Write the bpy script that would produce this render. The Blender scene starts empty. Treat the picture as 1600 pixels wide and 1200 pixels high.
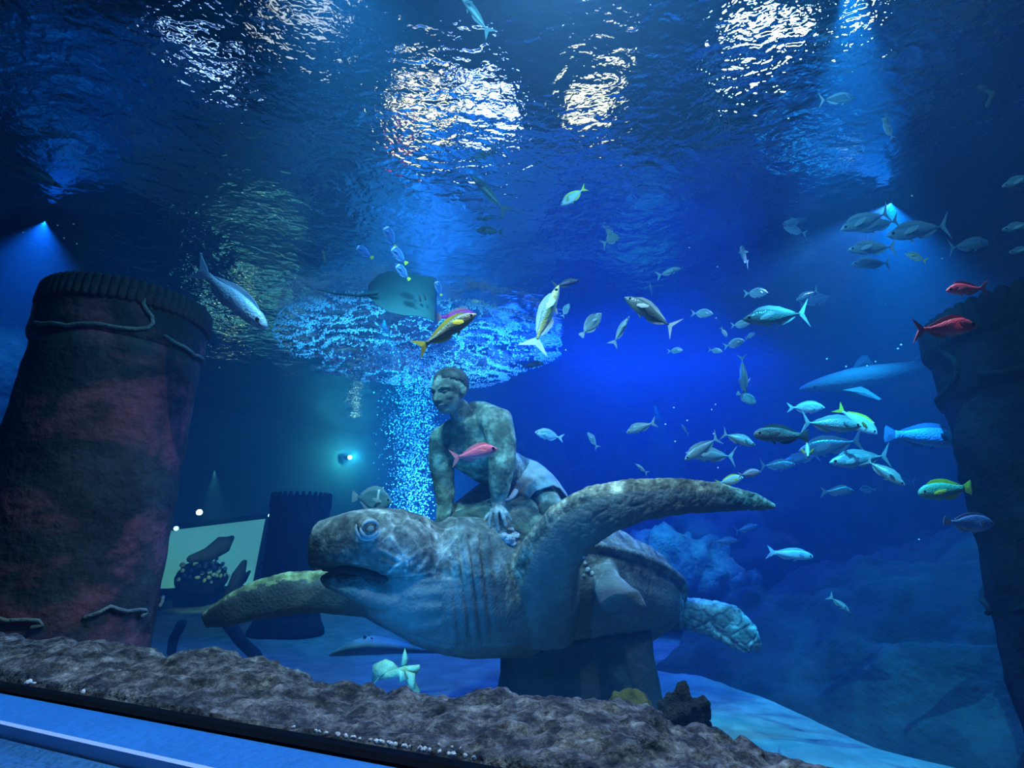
import bpy, bmesh, math, random
import numpy as np
from mathutils import Vector, Matrix, noise
random.seed(7); np.random.seed(7)
S = bpy.context.scene
COL = S.collection

# ------------------------------------------------------------------ camera, world, lights, exposure
FPX = 800.0
PITCH = math.radians(17.1)
CAM = Vector((0.0, 0.0, 1.1))
HS = 3.6                                   # height of the water surface above the sand
R_ = Vector((1, 0, 0))
F_ = Vector((0, math.cos(PITCH), math.sin(PITCH)))
U_ = Vector((0, -math.sin(PITCH), math.cos(PITCH)))

def P(px, py, d):                          # a point of the tank seen at (px, py), d metres deep
    return CAM + d * (F_ + R_ * ((px - 800) / FPX) + U_ * ((600 - py) / FPX))
def onz(px, py, z):                        # where that sight line meets the level z
    v = F_ + R_ * ((px - 800) / FPX) + U_ * ((600 - py) / FPX)
    return CAM + v * ((z - CAM.z) / v.z)
def above(px, py, h):                      # bent by the calm water surface, up to the level h
    v = (F_ + R_ * ((px - 800) / FPX) + U_ * ((600 - py) / FPX)).normalized()
    p = onz(px, py, HS)
    hor = Vector((v.x, v.y, 0)); s = min(hor.length * 1.333, 0.985)
    c = math.sqrt(1 - s * s)
    return p + hor.normalized() * (s / c * (h - HS)) + Vector((0, 0, h - HS))

cam = bpy.data.cameras.new('camera'); camo = bpy.data.objects.new('camera', cam); COL.objects.link(camo)
camo.location = CAM; camo.rotation_euler = (math.pi / 2 + PITCH, 0, 0)
cam.sensor_width = 36; cam.lens = 18.0; cam.clip_start = 0.02; cam.clip_end = 200
S.camera = camo
w = bpy.data.worlds.new('World'); S.world = w; w.use_nodes = True
w.node_tree.nodes['Background'].inputs[0].default_value = (0.004, 0.012, 0.035, 1)
w.node_tree.nodes['Background'].inputs[1].default_value = 1.0
S.view_settings.view_transform = 'Standard'; S.view_settings.look = 'None'
S.view_settings.exposure = 0.0; S.view_settings.gamma = 1.0; S.view_settings.use_curve_mapping = False
S.cycles.use_denoising = True
S.cycles.max_bounces = 8; S.cycles.diffuse_bounces = 2; S.cycles.glossy_bounces = 3
S.cycles.transmission_bounces = 5; S.cycles.transparent_max_bounces = 12; S.cycles.volume_bounces = 0
S.cycles.sample_clamp_indirect = 3.0; S.cycles.sample_clamp_direct = 0
S.cycles.caustics_reflective = False

def aim(o, to):
    o.rotation_euler = (Vector(to) - o.location).to_track_quat('-Z', 'Y').to_euler()
def spot(name, loc, to, power, color, angle, blend=0.6, radius=0.08):
    l = bpy.data.lights.new(name, 'SPOT'); l.energy = power; l.color = color
    l.spot_size = math.radians(angle); l.spot_blend = blend; l.shadow_soft_size = radius
    o = bpy.data.objects.new(name, l); COL.objects.link(o); o.location = loc; aim(o, to); return o
def area(name, loc, to, power, color, sx, sy):
    l = bpy.data.lights.new(name, 'AREA'); l.energy = power; l.color = color; l.shape = 'RECTANGLE'; l.size = sx; l.size_y = sy
    o = bpy.data.objects.new(name, l); COL.objects.link(o); o.location = loc; aim(o, to); return o
LZ = HS - 0.16
def under(px, py, dz=0.10):                # just beneath the surface at that sight line
    p = onz(px, py, HS - dz); return p
area('blue_flood', Vector((1.2, 6.0, LZ)), (0.8, 6.4, 0), 560, (0.004, 0.085, 1.0), 2.6, 3.5)
area('tank_fill', Vector((-0.5, 5.5, LZ)), (-.5, 5.5, 0), 90, (0.008, 0.22, 0.9), 11, 9)  # unseen ambient fill, one wide blue panel under the surface
area('front_fill', Vector((0.3, 1.35, LZ)), (0.2, 3.2, 0.9), 58, (0.16, 0.66, 1.0), 2.4, .3)  # added frontal fill that brightens the statues and fish
spot('belly_fill', Vector((-0.5, 1.85, 0.62)), (-0.2, 2.7, 1.0), 75, (0.008, 0.26, 0.8), 100, 0.9, 0)  # added low fill, stands in for floor bounce on the turtle's belly
p_ = under(1392, 318); spot('cyan_lamp', p_, p_ + Vector((-.1, .2, -3)), 800, (0.02, 0.45, 1.0), 75, 0.9, 0)
spot('rim_lamp', p_, (0.25, 3.1, 1.2), 640, (0.22, 0.5, 1.0), 42, 0.8, 0)
p_ = under(70, 346); spot('left_blue_lamp', p_, p_ + Vector((.1, 0.1, -3)), 520, (0.02, 0.3, 1.0), 85, 1.0, 0)
p_ = under(600, 500); spot('teal_lamp', p_, (-1.5, 7.8, 0), 600, (0.0, 0.42, 0.68), 75, 0.9, 0)
p_ = onz(655, 535, HS); spot('bubble_fill', Vector((p_.x + .3, p_.y - .2, 0.25)), (p_.x, p_.y, HS), 3200, (0.05, 0.42, 1.0), 62, 0.7, 0)  # added upward light to brighten bubbles and foam, no fixture there
spot('key_lamp', Vector((-0.75, 1.25, LZ)), (-0.15, 2.75, 1.05), 430, (0.26, 0.76, 1.0), 66, 0.8)
p_ = under(1330, -70); spot('sand_lamp', p_, onz(1330, 1150, .1), 1250, (0.04, 0.52, 0.88), 36, 0.8, 0)
spot('right_fish_fill', Vector((1.5, 1.1, LZ)), P(1500, 660, 1.55), 95, (0.75, 0.85, 1.0), 50, 0.9, 0)  # added fill for the fish in front of the right column
spot('ledge_lamp', Vector((0.2, 1.25, LZ)), (0.0, 1.35, 0.8), 190, (1.0, 0.95, 0.92), 110, 0.9, 0)
spot('hall_lamp', Vector((-.5, -.1, 6.0)), (-.4, .75, .8), 2200, (0.10, 0.38, 1.0), 45, 0.8, 0.05)

r_ = P(1070, 890, 6.8); spot('reef_lamp', r_ + Vector((-.5, -1.0, 2.0)), r_, 170, (0.04, 0.8, 0.5), 42, 0.9, 0)


# ------------------------------------------------------------------ helpers
def mat(name, base=(0.5, 0.5, 0.5), rough=0.6, spec=0.3):
    m = bpy.data.materials.new(name); m.use_nodes = True
    b = m.node_tree.nodes['Principled BSDF']
    b.inputs['Base Color'].default_value = (*base, 1); b.inputs['Roughness'].default_value = rough
    b.inputs['Specular IOR Level'].default_value = spec
    return m
def nd(m, typ, **kw):
    n = m.node_tree.nodes.new(typ)
    for k, v in kw.items():
        if k.startswith('i_'):
            n.inputs[k[2:].replace('_', ' ')].default_value = v
        else: setattr(n, k, v)
    return n
def lk(m, a, b): m.node_tree.links.new(a, b)
def rock_mat(name, cols, scale, rough=0.85, bump=0.5, bscale=None, pos=None, spec=0.2, dist=0.02):
    m = mat(name, cols[0], rough, spec); bs = m.node_tree.nodes['Principled BSDF']
    tc = nd(m, 'ShaderNodeTexCoord')
    n1 = nd(m, 'ShaderNodeTexNoise'); n1.inputs['Scale'].default_value = scale; n1.inputs['Detail'].default_value = 6; n1.inputs['Roughness'].default_value = 0.65
    cr = nd(m, 'ShaderNodeValToRGB'); e = cr.color_ramp.elements
    pos = pos or [0.3 + 0.4 * i / (len(cols) - 1) for i in range(len(cols))]
    while len(e) < len(cols): e.new(0.5)
    for i, c in enumerate(cols): e[i].position = pos[i]; e[i].color = (*c, 1)
    lk(m, tc.outputs['Object'], n1.inputs['Vector']); lk(m, n1.outputs['Fac'], cr.inputs['Fac']); lk(m, cr.outputs['Color'], bs.inputs['Base Color'])
    n2 = nd(m, 'ShaderNodeTexNoise'); n2.inputs['Scale'].default_value = bscale or scale * 6; n2.inputs['Detail'].default_value = 5
    bp = nd(m, 'ShaderNodeBump'); bp.inputs['Strength'].default_value = bump; bp.inputs['Distance'].default_value = dist
    lk(m, tc.outputs['Object'], n2.inputs['Vector']); lk(m, n2.outputs['Fac'], bp.inputs['Height']); lk(m, bp.outputs['Normal'], bs.inputs['Normal'])
    return m

def link(name, me, m=None, parent=None, smooth=True):
    if m is not None and not me.materials: me.materials.append(m)
    if smooth and me.polygons: me.polygons.foreach_set('use_smooth', [True] * len(me.polygons))
    o = bpy.data.objects.new(name, me); COL.objects.link(o)
    if parent: o.parent = parent
    return o
def mesh(name, v, f):
    me = bpy.data.meshes.new(name); me.from_pydata([tuple(p) for p in v], [], f); me.update(); return me
def tag(o, label=None, cat=None, group=None, kind=None):
    if label: o['label'] = label
    if cat: o['category'] = cat
    if group: o['group'] = group
    if kind: o['kind'] = kind
    return o
def empty(name, loc, label=None, cat=None, group=None):
    o = bpy.data.objects.new(name, None); COL.objects.link(o); o.location = loc; o.empty_display_size = 0.1
    return tag(o, label, cat, group)
def shift(me, org):
    me.transform(Matrix.Translation(-Vector(org))); return me
def fb(p, o=4): return noise.fractal(p, 1.0, 2.0, o)

def grid(nx, ny, fn):
    v = [fn(i / nx, j / ny) for j in range(ny + 1) for i in range(nx + 1)]
    f = [(j * (nx + 1) + i, j * (nx + 1) + i + 1, (j + 1) * (nx + 1) + i + 1, (j + 1) * (nx + 1) + i) for j in range(ny) for i in range(nx)]
    return v, f
def box(v, f, x0, x1, y0, y1, z0, z1):
    b = len(v)
    v += [(x0, y0, z0), (x1, y0, z0), (x1, y1, z0), (x0, y1, z0), (x0, y0, z1), (x1, y0, z1), (x1, y1, z1), (x0, y1, z1)]
    f += [tuple(b + i for i in q) for q in ((0, 3, 2, 1), (4, 5, 6, 7), (0, 1, 5, 4), (1, 2, 6, 5), (2, 3, 7, 6), (3, 0, 4, 7))]

# ------------------------------------------------------------------ the tank
ZS = 0.80                                                     # level of the window sill
gA = onz(0, 1071, ZS); gB = onz(790, 1212, ZS)                # two points of the foot of the acrylic
gd = (gB - gA).normalized(); gn = Vector((-gd.y, gd.x, 0))    # along the glass, into the tank
if gn.y < 0: gn = -gn
def G(s, t, z): return gA + gd * s + gn * t + Vector((0, 0, z - ZS))

M_wall = rock_mat('wall_rock', [(0.008, 0.015, 0.02), (0.025, 0.04, 0.045), (0.06, 0.08, 0.085)], 1.3, bump=0.8, bscale=7, dist=0.06)
M_sand = rock_mat('sand', [(0.10, 0.105, 0.10), (0.17, 0.17, 0.16), (0.25, 0.245, 0.22)], 4, bump=0.5, bscale=30, dist=0.015)
# floor
def sandz(x, y): return 0.10 * fb(Vector((x * .5, y * .5, 3.1)), 3) + 0.02 * fb(Vector((x * 2, y * 2, 1)), 3)
v, f = grid(90, 80, lambda a, b: (-11 + 20 * a, -0.6 + 14 * b, sandz(-11 + 20 * a, -.6 + 14 * b)))
tag(link('floor', mesh('floor', v, f), M_sand), 'pale sandy floor of the tank', kind='structure')
# walls: a closed rockwork shell
def wallstrip(name, pts, label, amp=0.35, n=60, z0=-0.3, z1=HS + 0.35, seed=0, m=None):
    pts = [Vector(p) for p in pts]
    L = [0]
    for a, b in zip(pts, pts[1:]): L.append(L[-1] + (b - a).length)
    def at(s):
        s *= L[-1]
        for i in range(len(pts) - 1):
            if s <= L[i + 1] or i == len(pts) - 2:
                t = (s - L[i]) / (L[i + 1] - L[i]); d = (pts[i + 1] - pts[i]).normalized()
                return pts[i].lerp(pts[i + 1], t), Vector((d.y, -d.x, 0))
    def fn(a, b):
        p, nn = at(a); z = z0 + (z1 - z0) * b
        q = Vector((p.x, p.y, z * 1.6 + seed))
        k = amp * (fb(q * .8, 4) + 0.5 * abs(noise.noise(q * Vector((1.2, 1.2, 2.6)))))
        return p + nn * k + Vector((0, 0, z))
    v, f = grid(n, 26, fn)
    return tag(link(name, mesh(name, v, f), m or M_wall), label, kind='structure')
wl = onz(312, 636, HS); wr = onz(640, 692, HS)
wallL = Vector((wl.x, wl.y, 0)); wallR = Vector((wr.x, wr.y, 0)); wdir = (wallR - wallL).normalized()
M_plain = rock_mat('plain_wall', [(0.02, 0.034, 0.04), (0.036, 0.055, 0.062)], 2.0, bump=0.2, bscale=12)
wallstrip('wall_back', [wallL - wdir * 3.0, wallR + wdir * 1.2], 'flat dark back wall behind the bubble curtain', amp=0.04, n=40, m=M_plain)
wb = wallR + wdir * 1.2
wallstrip('wall_right', [wb, (2.5, 12.0, 0), (5.2, 10.2, 0), (6.4, 7.0, 0), (5.6, 4.0, 0), (4.2, 1.2, 0), (2.6, 0.2, 0)], 'dark layered rock wall on the right', amp=0.7, n=130, seed=4)
la = wallL - wdir * 3.0
wallstrip('wall_left', [(-3.6, 0.9, 0), (-6.4, 2.4, 0), (-7.6, 5.0, 0), la], 'dark rock wall on the left', amp=0.5, n=60, seed=9)
# acrylic front and sill
M_acr = bpy.data.materials.new('acrylic'); M_acr.use_nodes = True; nt = M_acr.node_tree; nt.nodes.clear()
out = nt.nodes.new('ShaderNodeOutputMaterial'); tr = nt.nodes.new('ShaderNodeBsdfTransparent'); gl = nt.nodes.new('ShaderNodeBsdfGlossy')
mx = nt.nodes.new('ShaderNodeMixShader'); lw = nt.nodes.new('ShaderNodeValue'); lw.outputs[0].default_value = 0.025
tr.inputs[0].default_value = (0.97, 0.99, 1, 1); gl.inputs['Roughness'].default_value = 0.02
nt.links.new(lw.outputs[0], mx.inputs[0]); nt.links.new(tr.outputs[0], mx.inputs[1]); nt.links.new(gl.outputs[0], mx.inputs[2]); nt.links.new(mx.outputs[0], out.inputs[0])
v = []; f = []
s0, s1 = -3.0, 4.2
for t in (-0.02, 0.0):
    for (s, z) in ((s0, ZS - .1), (s1, ZS - .1), (s1, HS + .4), (s0, HS + .4)): v.append(G(s, t, z))
f = [(0, 1, 2, 3), (4, 7, 6, 5), (0, 4, 5, 1), (1, 5, 6, 2), (2, 6, 7, 3), (3, 7, 4, 0)]
tag(link('window_1', mesh('window_1', v, f), M_acr, smooth=False), 'clear acrylic viewing window of the tank', kind='structure')
# water body (haze)
M_vol = bpy.data.materials.new('water_haze'); M_vol.use_nodes = True; nt = M_vol.node_tree; nt.nodes.clear()
out = nt.nodes.new('ShaderNodeOutputMaterial'); vs = nt.nodes.new('ShaderNodeVolumeScatter'); va = nt.nodes.new('ShaderNodeVolumeAbsorption'); ad = nt.nodes.new('ShaderNodeAddShader')
vs.inputs['Color'].default_value = (0.12, 0.45, 1.0, 1); vs.inputs['Density'].default_value = 0.045; vs.inputs['Anisotropy'].default_value = 0.35
va.inputs['Color'].default_value = (0.05, 0.72, 0.92, 1); va.inputs['Density'].default_value = 0.10
nt.links.new(vs.outputs[0], ad.inputs[0]); nt.links.new(va.outputs[0], ad.inputs[1]); nt.links.new(ad.outputs[0], out.inputs['Volume'])
fr = [G(-3.0, 0.004, 0), G(4.2, 0.004, 0)]
pl = [fr[0], fr[1], Vector((8, -.2, 0)), Vector((8, 13.4, 0)), Vector((-11, 13.4, 0)), Vector((-11, 1.5, 0))]
v = [Vector((p.x, p.y, -0.5)) for p in pl] + [Vector((p.x, p.y, HS - 0.05)) for p in pl]; n = len(pl)
f = [tuple(range(n))[::-1], tuple(range(n, 2 * n))] + [(i, (i + 1) % n, n + (i + 1) % n, n + i) for i in range(n)]
tag(link('tank_water', mesh('tank_water', v, f), M_vol, smooth=False), 'hazy blue water filling the tank', 'water', kind='stuff')
# water surface
M_srf = bpy.data.materials.new('water_surface'); M_srf.use_nodes = True; nt = M_srf.node_tree; nt.nodes.clear()
out = nt.nodes.new('ShaderNodeOutputMaterial'); g = nt.nodes.new('ShaderNodeBsdfGlass'); g.inputs['IOR'].default_value = 1.333; g.inputs['Roughness'].default_value = 0.0
g.inputs['Color'].default_value = (0.9, 0.97, 1, 1)
tcn = nt.nodes.new('ShaderNodeTexCoord'); bprev = None
for sc, st, ds, stretch in ((7.0, 1.0, 0.012, (1, 1.35, 1)), (27.0, 1.0, 0.0032, (1, 1.1, 1))):
    mp = nt.nodes.new('ShaderNodeMapping'); mp.inputs['Scale'].default_value = stretch
    nz = nt.nodes.new('ShaderNodeTexNoise'); nz.inputs['Scale'].default_value = sc; nz.inputs['Detail'].default_value = 1.5; nz.inputs['Distortion'].default_value = 0.6
    b = nt.nodes.new('ShaderNodeBump'); b.inputs['Strength'].default_value = st; b.inputs['Distance'].default_value = ds
    nt.links.new(tcn.outputs['Object'], mp.inputs[0]); nt.links.new(mp.outputs[0], nz.inputs['Vector']); nt.links.new(nz.outputs['Fac'], b.inputs['Height'])
    if bprev: nt.links.new(bprev.outputs[0], b.inputs['Normal'])
    bprev = b
nt.links.new(bprev.outputs[0], g.inputs['Normal']); nt.links.new(g.outputs[0], out.inputs[0])
bub = onz(650, 535, HS)                                        # where the bubbles break the surface
def srf(a, b):
    x, y = -11 + 20 * a, -0.5 + 13.8 * b
    z = HS + 0.03 * fb(Vector((x * 1.1, y * 1.1, 7)), 3)
    r = math.hypot(x - bub.x, y - bub.y)
    z += 0.05 * math.exp(-(r / 1.5) ** 2) * fb(Vector((x * 4, y * 4, 1)), 3)
    return (x, y, z)
v, f = grid(220, 160, srf)
tag(link('water_surface', mesh('water_surface', v, f), M_srf), 'rippled water surface seen from below', kind='structure')

# ------------------------------------------------------------------ solid shapes in the tank
class Solid:
    def __init__(s): s.v = []; s.f = []
    def rings(s, rings):
        n = len(rings[0]); b = len(s.v)
        for r in rings: s.v += [Vector(p) for p in r]
        for i in range(len(rings) - 1):
            for j in range(n):
                k = (j + 1) % n
                s.f.append((b + i * n + j, b + i * n + k, b + (i + 1) * n + k, b + (i + 1) * n + j))
        for i, flip in ((0, True), (len(rings) - 1, False)):
            c = sum((Vector(p) for p in rings[i]), Vector()) / n; s.v.append(c); ci = len(s.v) - 1
            for j in range(n):
                k = (j + 1) % n
                t = (b + i * n + k, b + i * n + j, ci) if flip else (b + i * n + j, b + i * n + k, ci)
                s.f.append(t)
    def loft(s, cs, A, B, n=24, e=2.0):
        # cs centres, A / B half axis vectors; e = superellipse exponent
        out = []
        for c, a, b in zip(cs, A, B):
            r = []
            for j in range(n):
                t = 2 * math.pi * j / n; ct, st = math.cos(t), math.sin(t)
                x = math.copysign(abs(ct) ** (2 / e), ct); y = math.copysign(abs(st) ** (2 / e), st)
                r.append(c + a * x + b * y)
            out.append(r)
        s.rings(out)
    def tube(s, pts, rad, n=14):
        pts = [Vector(p) for p in pts]; m = len(pts)
        if isinstance(rad, (int, float)): rad = [rad] * m
        tans = [(pts[min(i + 1, m - 1)] - pts[max(i - 1, 0)]).normalized() for i in range(m)]
        ref = Vector((0, 0, 1)) if abs(tans[0].z) < .9 else Vector((1, 0, 0))
        a = tans[0].cross(ref).normalized(); cs, A, B = [], [], []
        def push(c, t, r):
            nonlocal a
            a = (a - t * a.dot(t)).normalized(); b = t.cross(a)
            cs.append(c); A.append(a * r); B.append(b * r)
        push(pts[0] - tans[0] * rad[0] * .75, tans[0], rad[0] * .5)
        for c, t, r in zip(pts, tans, rad): push(c, t, r)
        push(pts[-1] + tans[-1] * rad[-1] * .75, tans[-1], rad[-1] * .5)
        s.loft(cs, A, B, n)
    def ball(s, c, r, axes=None, n=18, m=12):
        c = Vector(c); r = (r, r, r) if isinstance(r, (int, float)) else r
        X, Y, Z = axes or (Vector((1, 0, 0)), Vector((0, 1, 0)), Vector((0, 0, 1)))
        rg = []
        for i in range(1, m):
            ph = math.pi * i / m
            rg.append([c + X * (r[0] * math.sin(ph) * math.cos(2 * math.pi * j / n)) + Y * (r[1] * math.sin(ph) * math.sin(2 * math.pi * j / n)) - Z * (r[2] * math.cos(ph)) for j in range(n)])
        s.rings(rg)
    def limb(s, st, n=24, e=2.0, cap=True):
        # stations (lead px, lead py, trail px, trail py, depth, thickness m): a flattened limb
        cs, A, B = [], [], []
        C = [(P((q[0] + q[2]) / 2, (q[1] + q[3]) / 2, q[4])) for q in st]
        for i, q in enumerate(st):
            l, t = P(q[0], q[1], q[4]), P(q[2], q[3], q[4])
            a = (l - t) / 2
            tan = (C[min(i + 1, len(C) - 1)] - C[max(i - 1, 0)]).normalized()
            b = tan.cross(a).normalized() * q[5]
            cs.append(C[i]); A.append(a); B.append(b)
        s.loft(cs, A, B, n, e)
    def mesh(s, name):
        me = mesh(name, s.v, s.f); bm = bmesh.new(); bm.from_mesh(me); bmesh.ops.recalc_face_normals(bm, faces=bm.faces); bm.to_mesh(me); bm.free()
        return me
def one_skin(name, solid, voxel, smooth=4, factor=0.5):
    me = solid.mesh(name); o = bpy.data.objects.new(name, me); COL.objects.link(o)
    r = o.modifiers.new('r', 'REMESH'); r.mode = 'VOXEL'; r.voxel_size = voxel; r.use_smooth_shade = True
    q = o.modifiers.new('s', 'SMOOTH'); q.factor = factor; q.iterations = smooth
    dg = bpy.context.evaluated_depsgraph_get()
    res = bpy.data.meshes.new_from_object(o.evaluated_get(dg)); res.name = name
    bpy.data.objects.remove(o); bpy.data.meshes.remove(me)
    return res
def pix(p):
    q = p - CAM; d = q.dot(F_)
    return 800 + FPX * q.dot(R_) / d, 600 - FPX * q.dot(U_) / d, d
def displace(me, fn):
    nv = len(me.vertices); co = np.empty(nv * 3); no = np.empty(nv * 3)
    me.vertices.foreach_get('co', co); me.vertices.foreach_get('normal', no)
    co = co.reshape(-1, 3); no = no.reshape(-1, 3)
    for i in range(nv):
        k = fn(Vector(co[i]), Vector(no[i]))
        if k: co[i] += no[i] * k
    me.vertices.foreach_set('co', co.ravel()); me.update()
def paint(me, fn, name='tone'):
    a = me.color_attributes.new(name, 'FLOAT_COLOR', 'POINT')
    buf = np.ones((len(me.vertices), 4))
    for i, vv in enumerate(me.vertices):
        c = fn(vv.co, vv.normal); buf[i, :len(c)] = c
    a.data.foreach_set('color', buf.ravel())
from mathutils.bvhtree import BVHTree
def bvh_of(me): return BVHTree.FromPolygons([v.co for v in me.vertices], [tuple(p.vertices) for p in me.polygons])
def hit(b, px, py):
    v = (P(px, py, 1) - CAM).normalized(); r = b.ray_cast(CAM, v)
    return (r[0], r[1]) if r[0] is not None else (P(px, py, 3), -F_)

# ------------------------------------------------------------------ the turtle statue
def stone_mat(name, cols, scale, bscale, bump=0.6, dist=0.01, use_tone=True, rough=0.8, flat=(.13, .14, .14)):
    m = rock_mat(name, cols, scale, rough, bump, bscale, dist=dist)
    nt = m.node_tree; bs = nt.nodes['Principled BSDF']
    if use_tone:
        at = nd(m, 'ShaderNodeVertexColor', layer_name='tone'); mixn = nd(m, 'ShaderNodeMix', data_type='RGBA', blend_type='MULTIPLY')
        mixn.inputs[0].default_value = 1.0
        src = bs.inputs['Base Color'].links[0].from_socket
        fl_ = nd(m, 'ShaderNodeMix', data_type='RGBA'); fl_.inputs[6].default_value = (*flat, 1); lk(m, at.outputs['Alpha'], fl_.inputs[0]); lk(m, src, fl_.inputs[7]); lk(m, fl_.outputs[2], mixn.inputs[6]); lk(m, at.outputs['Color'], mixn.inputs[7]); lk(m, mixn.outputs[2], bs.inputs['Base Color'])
    return m
M_turtle = stone_mat('weathered_stone', [(0.03, 0.037, 0.037), (0.13, 0.14, 0.135), (0.38, 0.39, 0.38)], 10, 65, 0.9, 0.008)

tu = Vector((0.88, 0.46, -0.17)).normalized()                 # head to tail
tv = Vector((tu.y, -tu.x, 0)).normalized()                     # towards the visitor
rho = math.radians(24)
tw0 = tu.cross(tv) * -1
if tw0.z < 0: tw0 = -tw0
tvr = tv * math.cos(rho) + tw0 * math.sin(rho); tw = tw0 * math.cos(rho) - tv * math.sin(rho)
TC = P(880, 925, 3.38)
Lh, Wh, Hc, Hp = 0.92, 0.66, 0.33, 0.36
def wid(s):                                                    # half width of the shell along its length
    return max(0.02, (1 - abs(s) ** 2.6)) ** 0.5 * (1.0 - 0.22 * s if s > 0 else 1.0)
sol = Solid()
NS, NT = 40, 48
rg = []
for i in range(1, NS):
    s_ = -math.cos(math.pi * i / NS); ww = wid(s_) * Wh; hh = max(0.05, 1 - s_ * s_) ** 0.5
    ring = []
    for j in range(NT):
        t = 2 * math.pi * j / NT; ct, st = math.cos(t), math.sin(t)
        if st >= 0: z = Hc * hh * abs(st) ** 0.9; x = ww * math.copysign(abs(ct) ** 0.85, ct)
        else: z = -Hp * hh * abs(st) ** 0.8; x = ww * math.copysign(abs(ct) ** 0.9, ct) * (0.96 if abs(ct) > .98 else .93)
        ring.append(TC + tu * (s_ * Lh) + tvr * x + tw * z)
    rg.append(ring)
sol.rings(rg)
# flange of the shell
fl = []
for i in range(61):
    s_ = -1 + 2 * i / 60
    fl.append(TC + tu * (s_ * Lh * 1.0) + tvr * (wid(s_) * Wh * 1.01))
sol.tube(fl[8:59], [0.028] * 51, 10)
def plo(st, e=2.0, n=28):                                     # (px, py, depth, half height px, half depth m)
    C = [P(*q[:3]) for q in st]; A, B = [], []
    for i, q in enumerate(st):
        tan = (C[min(i + 1, len(C) - 1)] - C[max(i - 1, 0)]).normalized()
        a = tan.cross(F_).normalized(); b = tan.cross(a).normalized()
        A.append(a * (q[3] * q[2] / FPX)); B.append(b * q[4])
    sol.loft(C, A, B, n, e)
def head(st, dz, e=2.3):                                      # (px, top, bottom, depth, half depth)
    cs, A, B = [], [], []
    for x, y0, y1, d, hd in st:
        cs.append(P(x, (y0 + y1) / 2, d)); A.append((P(x, y0, d) - P(x, y1, d)) / 2); B.append(F_ * hd + R_ * hd * dz)
    sol.loft(cs, A, B, 28, e)
# neck and throat
plo([(556, 912, 2.52, 14, .07), (585, 922, 2.54, 38, .13), (632, 922, 2.58, 72, .2), (690, 912, 2.68, 104, .26), (750, 915, 2.85, 110, .30), (820, 920, 3.08, 100, .34)])
# upper head
head([(490, 826, 884, 2.50, .06), (497, 815, 890, 2.50, .09), (518, 808, 884, 2.5, .115), (545, 800, 879, 2.5, .14), (580, 796, 882, 2.51, .165), (620, 798, 892, 2.54, .185), (658, 811, 903, 2.58, .19), (690, 830, 912, 2.63, .18), (716, 862, 920, 2.7, .15)], 0.12)
# lower jaw
head([(507, 895, 904, 2.50, .05), (520, 893, 912, 2.5, .09), (550, 890, 925, 2.51, .13), (590, 890, 940, 2.53, .165), (640, 893, 950, 2.58, .185)], 0.1)
LIP = []
# brow over the eye
sol.ball(P(572, 822, 2.36), .045)
# raised near flipper
NF = [(806, 985, 900, 985, 2.9, .13), (798, 940, 905, 950, 2.80, .13), (803, 900, 905, 915, 2.70, .11), (826, 846, 908, 880, 2.60, .085), (866, 795, 928, 852, 2.52, .07), (918, 766, 964, 829, 2.47, .058), (980, 753, 1008, 813, 2.45, .05), (1050, 749, 1064, 804, 2.47, .043), (1120, 755, 1124, 800, 2.52, .035), (1180, 770, 1178, 798, 2.58, .026), (1212, 787, 1208, 796, 2.62, .014)]
sol.limb(NF, 30, 2.4)
edge = [P(q[0] + 3, q[1] + 6, q[4]) for q in NF[1:-1]]
sol.tube(edge, [.05, .05, .048, .044, .04, .036, .03, .024, .018], 12)
# far flipper under the head
sol.limb([(690, 905, 680, 1010, 3.05, .12), (620, 900, 610, 985, 2.9, .10), (560, 893, 568, 963, 2.82, .075), (500, 891, 505, 956, 2.78, .062), (450, 893, 444, 962, 2.76, .055), (400, 906, 398, 969, 2.75, .048), (352, 930, 356, 979, 2.75, .038), (315, 958, 324, 981, 2.76, .02)], 24, 2.4)
# near hind flipper and paddle by the tail
sol.limb([(920, 885, 965, 895, 2.98, .11), (924, 905, 968, 915, 2.84, .10), (930, 925, 980, 915, 2.76, .085), (936, 945, 1000, 925, 2.70, .07), (945, 958, 1012, 948, 2.68, .035)], 20)
sol.limb([(1040, 930, 1030, 985, 3.66, .10), (1078, 934, 1062, 982, 3.6, .085), (1120, 938, 1100, 990, 3.55, .07), (1152, 948, 1138, 1010, 3.52, .06), (1180, 975, 1164, 1020, 3.5, .05), (1190, 1003, 1182, 1018, 3.5, .03)], 22, 2.8)
plo([(690, 842, 2.95, 14, .1), (715, 826, 2.95, 24, .16), (760, 818, 3.0, 32, .24), (820, 815, 3.1, 40, .3)])
tm = one_skin('turtle_body', sol, 0.0085, 5)
def vor(p, s):
    d = noise.voronoi(p * s, distance_metric='DISTANCE', exponent=2.5)[0]
    return d[1] - d[0]
MOUTH = [(595 + i * 2.0, 884 + 9 * math.sin(i / 25 * 2.2)) for i in range(26)] + [(646 + 20 * math.sin(i / 14 * 1.4), 891 - i * 1.7) for i in range(15)]
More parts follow.
